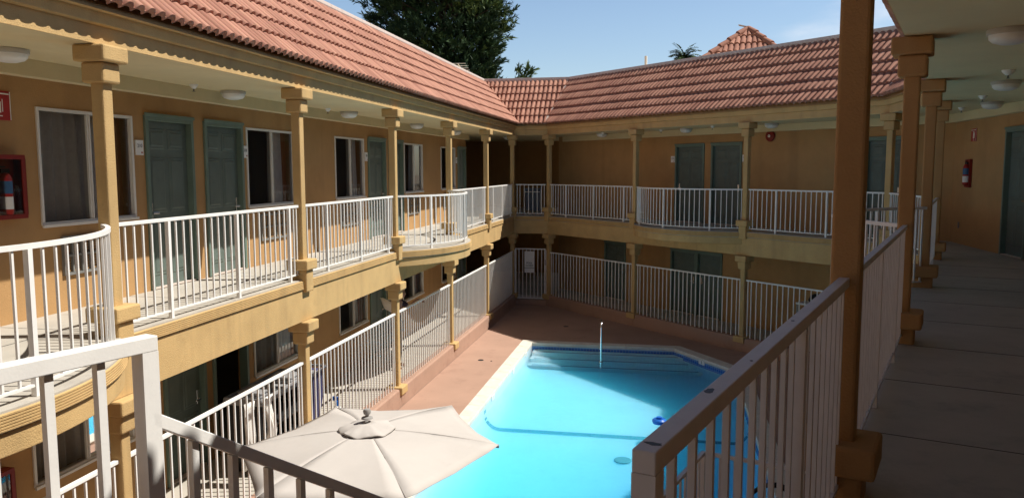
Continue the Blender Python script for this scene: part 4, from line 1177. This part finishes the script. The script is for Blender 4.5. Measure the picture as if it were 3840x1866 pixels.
# ------------------------------------------------------------------ person behind the lower column
def skin_obj(name, verts, edges, radii, m, parent, sub=2):
    me = bpy.data.meshes.new(name); me.from_pydata([Vector(v) for v in verts], edges, [])
    o = bpy.data.objects.new(name, me); COL.objects.link(o); o.parent = parent
    o.modifiers.new('skin', 'SKIN'); o.modifiers.new('sub', 'SUBSURF').levels = sub; o.modifiers['sub'].render_levels = sub
    for i, r in enumerate(radii):
        sv = me.skin_vertices[0].data[i]; rr = r if isinstance(r, tuple) else (r, r); sv.radius = rr; sv.use_root = (i == 0)
    me.materials.append(m); return o
def person():
    # local: +x faces the court; y to the person's left
    pr = empty('person', (-5.47, 15.40, LF), 0, 'person in dark clothes behind the lower post, holding papers over the fence', 'person')
    J = dict(pel=(0, 0, .92), waist=(.02, 0, 1.08), chest=(.05, 0, 1.28), nk=(.07, 0, 1.44), hd=(.10, 0, 1.52),
             ls=(.06, .17, 1.38), le=(.22, .26, 1.26), lw=(.42, .22, 1.44), rs=(.06, -.17, 1.38), re=(.08, -.40, 1.36), rw=(.10, -.64, 1.52),
             lh=(0, .10, .88), lk=(.03, .11, .48), la=(0, .11, .09), lt=(.16, .13, .04), rh=(0, -.10, .88), rk=(.03, -.11, .48), ra=(0, -.11, .09), rt=(.16, -.13, .04))
    ks = list(J); ix = {k_: i for i, k_ in enumerate(ks)}
    E_ = [('pel', 'waist'), ('waist', 'chest'), ('chest', 'nk'), ('nk', 'hd'), ('chest', 'ls'), ('ls', 'le'), ('le', 'lw'), ('chest', 'rs'), ('rs', 're'), ('re', 'rw'),
          ('pel', 'lh'), ('lh', 'lk'), ('lk', 'la'), ('la', 'lt'), ('pel', 'rh'), ('rh', 'rk'), ('rk', 'ra'), ('ra', 'rt')]
    Rr = dict(pel=(.13, .10), waist=(.125, .095), chest=(.14, .10), nk=.052, hd=.05, ls=.055, le=.042, lw=.028, rs=.055, re=.042, rw=.028, lh=.085, lk=.058, la=.04, lt=.03, rh=.085, rk=.058, ra=.04, rt=.03)
    body = skin_obj('body', [J[k_] for k_ in ks], [(ix[a], ix[b]) for a, b in E_], [Rr[k_] for k_ in ks], M['skin'], pr)
    def sub(names, ed, grow, name, m, cut=None):
        vs = [J[k_] for k_ in names]
        if cut:
            for k_, f in cut.items():
                i = names.index(k_[1]); a, b = Vector(J[k_[0]]), Vector(J[k_[1]]); vs[i] = tuple(a.lerp(b, f))
        rad = [tuple(x+grow for x in (Rr[k_] if isinstance(Rr[k_], tuple) else (Rr[k_],)*2)) for k_ in names]
        skin_obj(name, vs, [(names.index(a), names.index(b)) for a, b in ed], rad, m, pr)
    sub(['chest', 'waist', 'pel', 'ls', 'le', 'rs', 're'], [('chest', 'waist'), ('waist', 'pel'), ('chest', 'ls'), ('ls', 'le'), ('chest', 'rs'), ('rs', 're')], .014, 'shirt', M['shirt'], {('ls', 'le'): .8, ('rs', 're'): .8})
    sub(['pel', 'lh', 'lk', 'la', 'rh', 'rk', 'ra'], [('pel', 'lh'), ('lh', 'lk'), ('lk', 'la'), ('pel', 'rh'), ('rh', 'rk'), ('rk', 'ra')], .016, 'trousers', M['jeans'])
    # head with face
    h = MB(); rings = []
    for i in range(13):
        v = i/12; z = -.115+.235*v
        r = .078*math.sqrt(max(.02, 1-((v-.55)/.56)**2)); jaw = .02*(1-v) if v < .45 else 0
        ring = []
        for j in range(20):
            t = 2*math.pi*j/20; x = (r+.014)*math.cos(t)+jaw*max(0, math.cos(t)); y = r*math.sin(t)
            if abs(math.sin(t)) < .2 and math.cos(t) > 0:
                if .36 < v < .55: x += .022*(1-abs(v-.42)/.14)
                if .24 < v < .30: x += .006
            ring.append((x, y, z))
        rings.append(ring)
    h.loft(rings)
    hd = h.build('head', M['skin'], pr, smooth=True, loc=(.12, 0, 1.60))
    e = MB()
    for s in (-1, 1): e.lathe([(0, -.009), (.011, 0), (0, .009)], (.078, s*.030, .012), 8)
    e.build('eye', M['ink'], hd)
    e = MB(); e.box(.080, .092, -.022, .022, -.062, -.054); e.build('mouth', M['darkred'], hd)
    e = MB()
    for s in (-1, 1): e.lathe([(0, -.03), (.015, -.01), (.018, .015), (0, .03)], (0, s*.080, 0), 8)
    e.build('ear', M['skin'], hd, smooth=True)
    e = MB(); rings = []
    for i in range(8):
        v = i/7; z = -.03+.165*v; r = .092*math.sqrt(max(.02, 1-(max(0, v-.25)/.78)**2))
        rings.append([((r+.012)*math.cos(t)*(1 if math.cos(t) < 0 or v > .55 else .55)-.012, r*math.sin(t), z) for t in [2*math.pi*j/20 for j in range(20)]])
    e.loft(rings); e.build('hair', M['hair'], hd, smooth=True)
    # hands
    for side, wr, dirx in (('l', J['lw'], Vector((.9, -.1, -.25))), ('r', J['rw'], Vector((.25, -.9, .0)))):
        w_ = Vector(wr); d = dirx.normalized(); lat = Vector((-d.y, d.x, 0)).normalized(); dn = d.cross(lat)
        sgn = 1 if side == 'l' else -1
        vs = [w_, w_+d*.045, w_+d*.08]; ed = [(0, 1), (1, 2)]; rad = [.024, (.036, .018), (.036, .016)]
        for q, ln in enumerate((.068, .078, .073, .058)):
            b0 = w_+d*.085+lat*(.030-.020*q); n0 = len(vs)
            vs += [b0, b0+d*ln*.5-Vector((0, 0, .006)), b0+d*ln*.85-Vector((0, 0, .03))]; ed += [(2, n0), (n0, n0+1), (n0+1, n0+2)]; rad += [.009, .0085, .007]
        n0 = len(vs); tb = w_+d*.03+lat*.03*(-sgn)
        vs += [tb, tb+d*.03+lat*.025*(-sgn), tb+d*.06+lat*.03*(-sgn)-Vector((0, 0, .01))]; ed += [(1, n0), (n0, n0+1), (n0+1, n0+2)]; rad += [.012, .010, .008]
        skin_obj('hand', vs, ed, rad, M['skin'], pr, 1)
person()
mb = MB()
P0 = Vector((-5.36, 14.60, LF+1.57)); ux, uz = Vector((.26, -.08, -.07)), Vector((.09, .03, -.25))
g1 = [[P0+ux*(i/4-.5)*1.2+uz*(j/4)+Vector((.015*math.sin(i*1.3), 0, .012*math.sin(j*2+i))) for i in range(5)] for j in range(5)]
for j in range(4):
    for i in range(4): mb.quad(g1[j][i], g1[j][i+1], g1[j+1][i+1], g1[j+1][i])
o = mb.build('paper_sheet', M['signwhite'], None, smooth=True); o.modifiers.new('thickness', 'SOLIDIFY').thickness = .003
tag(o, 'white papers held out in the hand of the person behind the lower post', 'paper')

# ------------------------------------------------------------------ roof-top bits
an = empty('antenna', (-7.30, 28.0, RZ-.25), R(8), 'thin television antenna standing behind the left roof ridge', 'antenna')
mb = MB(); mb.tube([(0, 0, 0), (0, 0, 1.02)], .012); mb.build('mast', M['greymetal'], an)
mb = MB(); mb.tube([(-.1, -.35, 1.02), (.1, .45, .72)], .016); mb.build('boom', M['wframe'], an)
for i in range(6):
    f = i/5; mb = MB(); y = -.35+.8*f; z = 1.03-.30*f; mb.tube([(-.1+.2*f-.28+.05*f, y, z), (-.1+.2*f+.28-.05*f, y, z)], .008, 6); mb.build('element', M['wframe'], an)
for x, y, h, l in ((-.78, 27.0, 1.02, 'white vent pipe on the far roof, left of the palm'), (1.88, 27.0, 1.06, 'white vent pipe on the far roof, right of the palm')):
    mb = MB(); mb.tube([(0, 0, 0), (0, 0, h)], .045, 12); tag(mb.build('vent_pipe', M['signwhite'], None, smooth=True, loc=(x, y, RZ-.26)), l, 'vent pipe', 'vent pipes on the far roof')
# square tower with tiled pyramid roof
tw = empty('roof_tower', (2.80, 31.0, 0), R(-10), 'square tower with a pointed red tile roof rising behind the far wing', 'tower')
AP = 9.50; HB = 2.6; EZ = AP-2.25
mb = MB(); mb.box(-HB+.25, HB-.25, -HB+.25, HB-.25, -2, EZ+.1); mb.build('tower_wall', M['wall'], tw)
rf = None
for f in range(4):
    mb = MB(); tone = []; rows = 7; n = 26; seg = 6; ca, sa = math.cos(f*math.pi/2), math.sin(f*math.pi/2)
    Ls = math.hypot(HB, AP-EZ); nx_, nz_ = (AP-EZ)/Ls, HB/Ls
    for r in range(rows):
        base = len(mb.v); cols = n*seg+1; tn = [random.uniform(0, .55) for _ in range(n+1)]
        for i in range(cols):
            ph = (i % seg)/seg; arch = .06*math.sqrt(max(0, 1-((ph-.42)/.42)**2)) if ph < .84 else 0
            x = -HB+2*HB*i/(n*seg)
            for fr, lift in ((-.0, arch*.6), (0, .045+arch), (1.05, .0+arch)):
                v = (r+fr)/rows; lim = HB*(1-v)
                xx = max(-lim, min(lim, x)); y = -(HB*(1-v))-nx_*lift; z = EZ+(AP-EZ)*v+nz_*lift
                mb.v.append((xx*ca-y*sa, xx*sa+y*ca, z))
        for i in range(cols-1):
            for j in range(2):
                a = base+i*3+j; q = (a, a+3, a+4, a+1)
                if (Vector(mb.v[a])-Vector(mb.v[a+3])).length < 1e-6 and (Vector(mb.v[a+1])-Vector(mb.v[a+4])).length < 1e-6: continue
                mb.f.append(q); tone.append(tn[min(i//seg, n)])
    me = bpy.data.meshes.new('roof'); me.from_pydata(mb.v, [], mb.f)
    at = me.attributes.new('tile_tone', 'FLOAT', 'FACE'); at.data.foreach_set('value', tone)
    me.materials.append(M['tile']); inst('roof', me, tw)
for cx, cy in ((-1, -1), (1, -1), (1, 1), (-1, 1)):
    mb = MB()
    for i in range(9):
        f0, f1 = i/9-.012, (i+1)/9+.0
        a = Vector((cx*HB*(1-f0), cy*HB*(1-f0), EZ+(AP-EZ)*f0+.06)); b = Vector((cx*HB*(1-f1), cy*HB*(1-f1), EZ+(AP-EZ)*f1+.03))
        mb.tube([a, b], .125, 10, .10)
    o = mb.build('hip_cap', M['tile'], tw, smooth=True)
mb = MB(); mb.loft([[(-.34, -.1, AP+.15), (-.34, .1, AP+.15), (-.34, .1, AP+.18), (-.34, -.1, AP+.18)], [(.14, -.1, AP+.02), (.14, .1, AP+.02), (.14, .1, AP+.05), (.14, -.1, AP+.05)]]); mb.build('apex_flashing', M['flash'], tw)

# ------------------------------------------------------------------ trees
def blade(mb, tone, c, d, up, L, w, tv):
    s = d.cross(up)
    if s.length < .01: s = d.cross(Vector((1, 0, 0)))
    s.normalize(); n = len(mb.v)
    mb.v += [tuple(c-s*w*.5), tuple(c+d*L*.55-s*w*.7), tuple(c+d*L), tuple(c+d*L*.55+s*w*.7), ]
    mb.f.append((n, n+1, n+2, n+3)); tone.append(tv)
def pine():
    rnd = random.Random(11)
    cx, cy = -12.40, 43.0
    tr = empty('pine_tree', (cx, cy, -2.2), 0, 'huge dark green conifer towering behind the left wing roof', 'tree')
    mb = MB(); mb.tube([(0, 0, 0), (.1, 0, 4), (-.1, .1, 9), (.1, 0, 15), (0, 0, 20)], .55, 12, .12); tk = mb.build('trunk', M['bark'], tr, smooth=True)
    mb = MB(); tone = []; limbs = MB()
    clumps = []
    # branch clumps through the crown volume: (angle, height, reach)
    for i in range(430):
        z = rnd.uniform(6.4, 19.5)
        a = rnd.uniform(0, 2*math.pi)
        prof = 3.45 if z > 9.5 else 2.6+.85*(z-6.4)/3.1
        if z > 16: prof *= (1-(z-16)/6)
        r = prof*math.sqrt(rnd.uniform(.12, 1.0))*rnd.uniform(.8, 1.05)
        clumps.append((r*math.cos(a), r*math.sin(a), z, rnd.uniform(.55, 1.0), r/prof))
    for x, y, z, s, fr in ((-4.6, -1, 11.6, .8, 1), (-4.2, -1.5, 10.3, .8, 1), (-5.1, -.5, 11.2, .55, 1), (4.3, -1, 9.9, .8, 1), (4.5, -.5, 11.5, .7, 1), (3.1, -1, 7.5, .8, 1), (2.8, -1.4, 7.0, .8, 1), (3.2, -1, 7.0, .6, 1), (3.9, -.8, 8.6, .7, 1), (-.4, -3.4, 9.0, .7, 1), (1.5, -3.2, 7.9, .8, 1), (2.4, -3.2, 8.0, .75, 1), (-3.1, -3, 9.6, .5, 1)): clumps.append((x, y, z, s, fr))
    for x, y, z, s, fr in clumps:
        limbs.tube([(0, 0, z-.9), (x*.5, y*.5, z-.45), (x, y, z)], .07, 5, .015)
        young = rnd.random() < .22
        out = Vector((x, y, 0)); out = out.normalized() if out.length > .1 else Vector((1, 0, 0))
        for k_ in range(rnd.randint(17, 24)):       # sprays
            o_ = Vector((rnd.gauss(0, .42), rnd.gauss(0, .42), rnd.gauss(0, .36)))*s
            c = Vector((x, y, z))+o_
            d0 = (out*.7+Vector((rnd.gauss(0, .5), rnd.gauss(0, .5), rnd.gauss(.55, .35)))).normalized()
            bt = .16+.34*rnd.random()+(.35 if young else 0)
            for q in range(20):
                t = q/19
                d = (d0+Vector((rnd.gauss(0, .38), rnd.gauss(0, .38), rnd.gauss(0, .38)))).normalized()
                blade(mb, tone, c+d0*t*.60*s, d, Vector((rnd.gauss(0, 1), rnd.gauss(0, 1), rnd.gauss(0, 1))), rnd.uniform(.20, .42), rnd.uniform(.030, .055), min(1, max(0, bt+.3*(t-.5)+rnd.gauss(0, .08))))
    me = bpy.data.meshes.new('crown'); me.from_pydata(mb.v, [], mb.f)
    at = me.attributes.new('tone', 'FLOAT', 'FACE'); at.data.foreach_set('value', tone); me.materials.append(M['needle'])
    inst('crown', me, tr); limbs.build('limbs', M['bark'], tr)
pine()
def palm(x, y, z, s, label, seed, n=20):
    rnd = random.Random(seed)
    tr = empty('palm_tree', (x, y, -2.2), 0, label, 'tree', 'palms behind the far roof')
    h = z+2.2
    mb = MB(); mb.tube([(0, 0, 0), (.15, 0, h*.5), (0, 0, h)], .22, 10, .14); mb.build('trunk', M['bark'], tr, smooth=True)
    mb = MB(); tone = []
    for i in range(n):
        a = rnd.uniform(0, 2*math.pi); el = rnd.uniform(.0, 1.35); L = s*rnd.uniform(.9, 1.3)
        p_ = Vector((0, 0, h)); d = Vector((math.cos(a)*math.cos(el), math.sin(a)*math.cos(el), math.sin(el)))
        for q in range(16):
            p_ = p_+d*L/16; d = (d+Vector((0, 0, -.085))).normalized()
            side = d.cross(Vector((0, 0, 1))).normalized()
            for sg in (-1, 1):
                for rep in range(2):
                    dd = (d*.6+side*sg+Vector((0, 0, rnd.uniform(-.6, .1)))).normalized()
                    blade(mb, tone, p_, dd, Vector((0, 0, 1)), .34*s*(1-.5*q/16), .045*s, min(1, .25+.4*rnd.random()+.3*math.sin(el)))
    me = bpy.data.meshes.new('fronds'); me.from_pydata(mb.v, [], mb.f)
    at = me.attributes.new('tone', 'FLOAT', 'FACE'); at.data.foreach_set('value', tone); me.materials.append(M['palm'])
    inst('fronds', me, tr)
palm(.75, 46, 10.5, .88, 'small green palm crown showing over the far roof ridge', 3, 44)
palm(-1.5, 48, 9.5, .8, 'tip of a second palm just left of the larger palm crown', 5, 12)

# ------------------------------------------------------------------ camera
cam = bpy.data.cameras.new('camera'); co = bpy.data.objects.new('camera', cam); COL.objects.link(co)
yaw, pitch, roll = .193439, .0999733, -.0022227
cy, sy = math.cos(yaw), math.sin(yaw)
fw0 = Vector((-sy, cy, 0)); r0 = Vector((cy, sy, 0)); u0 = Vector((0, 0, 1))
fwd = fw0*math.cos(pitch)-u0*math.sin(pitch); up = u0*math.cos(pitch)+fw0*math.sin(pitch)
rr = r0*math.cos(roll)+up*math.sin(roll); u2 = up*math.cos(roll)-r0*math.sin(roll)
co.matrix_world = Matrix(((rr.x, u2.x, -fwd.x, 0), (rr.y, u2.y, -fwd.y, 0), (rr.z, u2.z, -fwd.z, EYE), (0, 0, 0, 1)))
cam.sensor_width = 36; cam.lens = 36*2978.2/3840; cam.clip_end = 3000; cam.clip_start = .05
sc.camera = co

# ------------------------------------------------------------------ light
SD = Vector((.66, .18, 1.0)).normalized()      # towards the sun
el = math.asin(SD.z); az = math.atan2(SD.x, SD.y)
su = bpy.data.lights.new('sun', 'SUN'); su.energy = 4.5; su.angle = R(.5); su.color = (1, .95, .86)
so = bpy.data.objects.new('sun', su); COL.objects.link(so); so.rotation_euler = SD.to_track_quat('Z', 'Y').to_euler()
w = bpy.data.worlds.new('World'); sc.world = w; w.use_nodes = True
nt = w.node_tree; nt.nodes.clear()
out = nt.nodes.new('ShaderNodeOutputWorld'); bg = nt.nodes.new('ShaderNodeBackground'); sk = nt.nodes.new('ShaderNodeTexSky')
sk.sky_type = 'NISHITA'; sk.sun_disc = False; sk.sun_elevation = el; sk.sun_rotation = az
sk.air_density = 1.0; sk.dust_density = .6; sk.ozone_density = 2.2
# thin clouds
tc = nt.nodes.new('ShaderNodeTexCoord')
mp = nt.nodes.new('ShaderNodeMapping'); mp.inputs['Scale'].default_value = (1, 1, 2.6)
lk(nt, tc.outputs['Generated'], mp.inputs['Vector'])
n1 = nt.nodes.new('ShaderNodeTexNoise'); n1.inputs['Scale'].default_value = 3.2; n1.inputs['Detail'].default_value = 9; n1.inputs['Roughness'].default_value = .55; n1.inputs['Distortion'].default_value = .25
lk(nt, mp.outputs[0], n1.inputs['Vector'])
dt = nt.nodes.new('ShaderNodeVectorMath'); dt.operation = 'DISTANCE'
cd = (fwd + rr*.475 + u2*.305).normalized(); dt.inputs[1].default_value = cd
lk(nt, tc.outputs['Generated'], dt.inputs[0])
mr = nt.nodes.new('ShaderNodeMapRange'); mr.inputs[1].default_value = .02; mr.inputs[2].default_value = .20; mr.inputs[3].default_value = .28; mr.inputs[4].default_value = -.2
lk(nt, dt.outputs['Value'], mr.inputs[0])
ad = nt.nodes.new('ShaderNodeMath'); ad.operation = 'ADD'; lk(nt, n1.outputs['Fac'], ad.inputs[0]); lk(nt, mr.outputs[0], ad.inputs[1])
cr = nt.nodes.new('ShaderNodeMapRange'); cr.inputs[1].default_value = .62; cr.inputs[2].default_value = .95; cr.interpolation_type = 'SMOOTHSTEP'
lk(nt, ad.outputs[0], cr.inputs[0])
mx = nt.nodes.new('ShaderNodeMix'); mx.data_type = 'RGBA'
sx_ = nt.nodes.new('ShaderNodeSeparateXYZ'); lk(nt, tc.outputs['Generated'], sx_.inputs[0])
hz = nt.nodes.new('ShaderNodeMapRange'); hz.inputs[1].default_value = .18; hz.inputs[2].default_value = .48; hz.inputs[3].default_value = 1.85; hz.inputs[4].default_value = .68; hz.interpolation_type = 'SMOOTHSTEP'
lk(nt, sx_.outputs[2], hz.inputs[0])
sm_ = nt.nodes.new('ShaderNodeVectorMath'); sm_.operation = 'SCALE'; lk(nt, sk.outputs[0], sm_.inputs[0]); lk(nt, hz.outputs[0], sm_.inputs['Scale'])
lk(nt, cr.outputs[0], mx.inputs[0]); lk(nt, sm_.outputs[0], mx.inputs[6]); mx.inputs[7].default_value = (13, 13.3, 14, 1)
lk(nt, mx.outputs[2], bg.inputs[0]); bg.inputs[1].default_value = .052
lk(nt, bg.outputs[0], out.inputs[0])
sc.view_settings.view_transform = 'Standard'; sc.view_settings.look = 'None'; sc.view_settings.exposure = .53; sc.view_settings.gamma = 1
sc.cycles.max_bounces = 10; sc.cycles.transparent_max_bounces = 16; sc.cycles.diffuse_bounces = 4
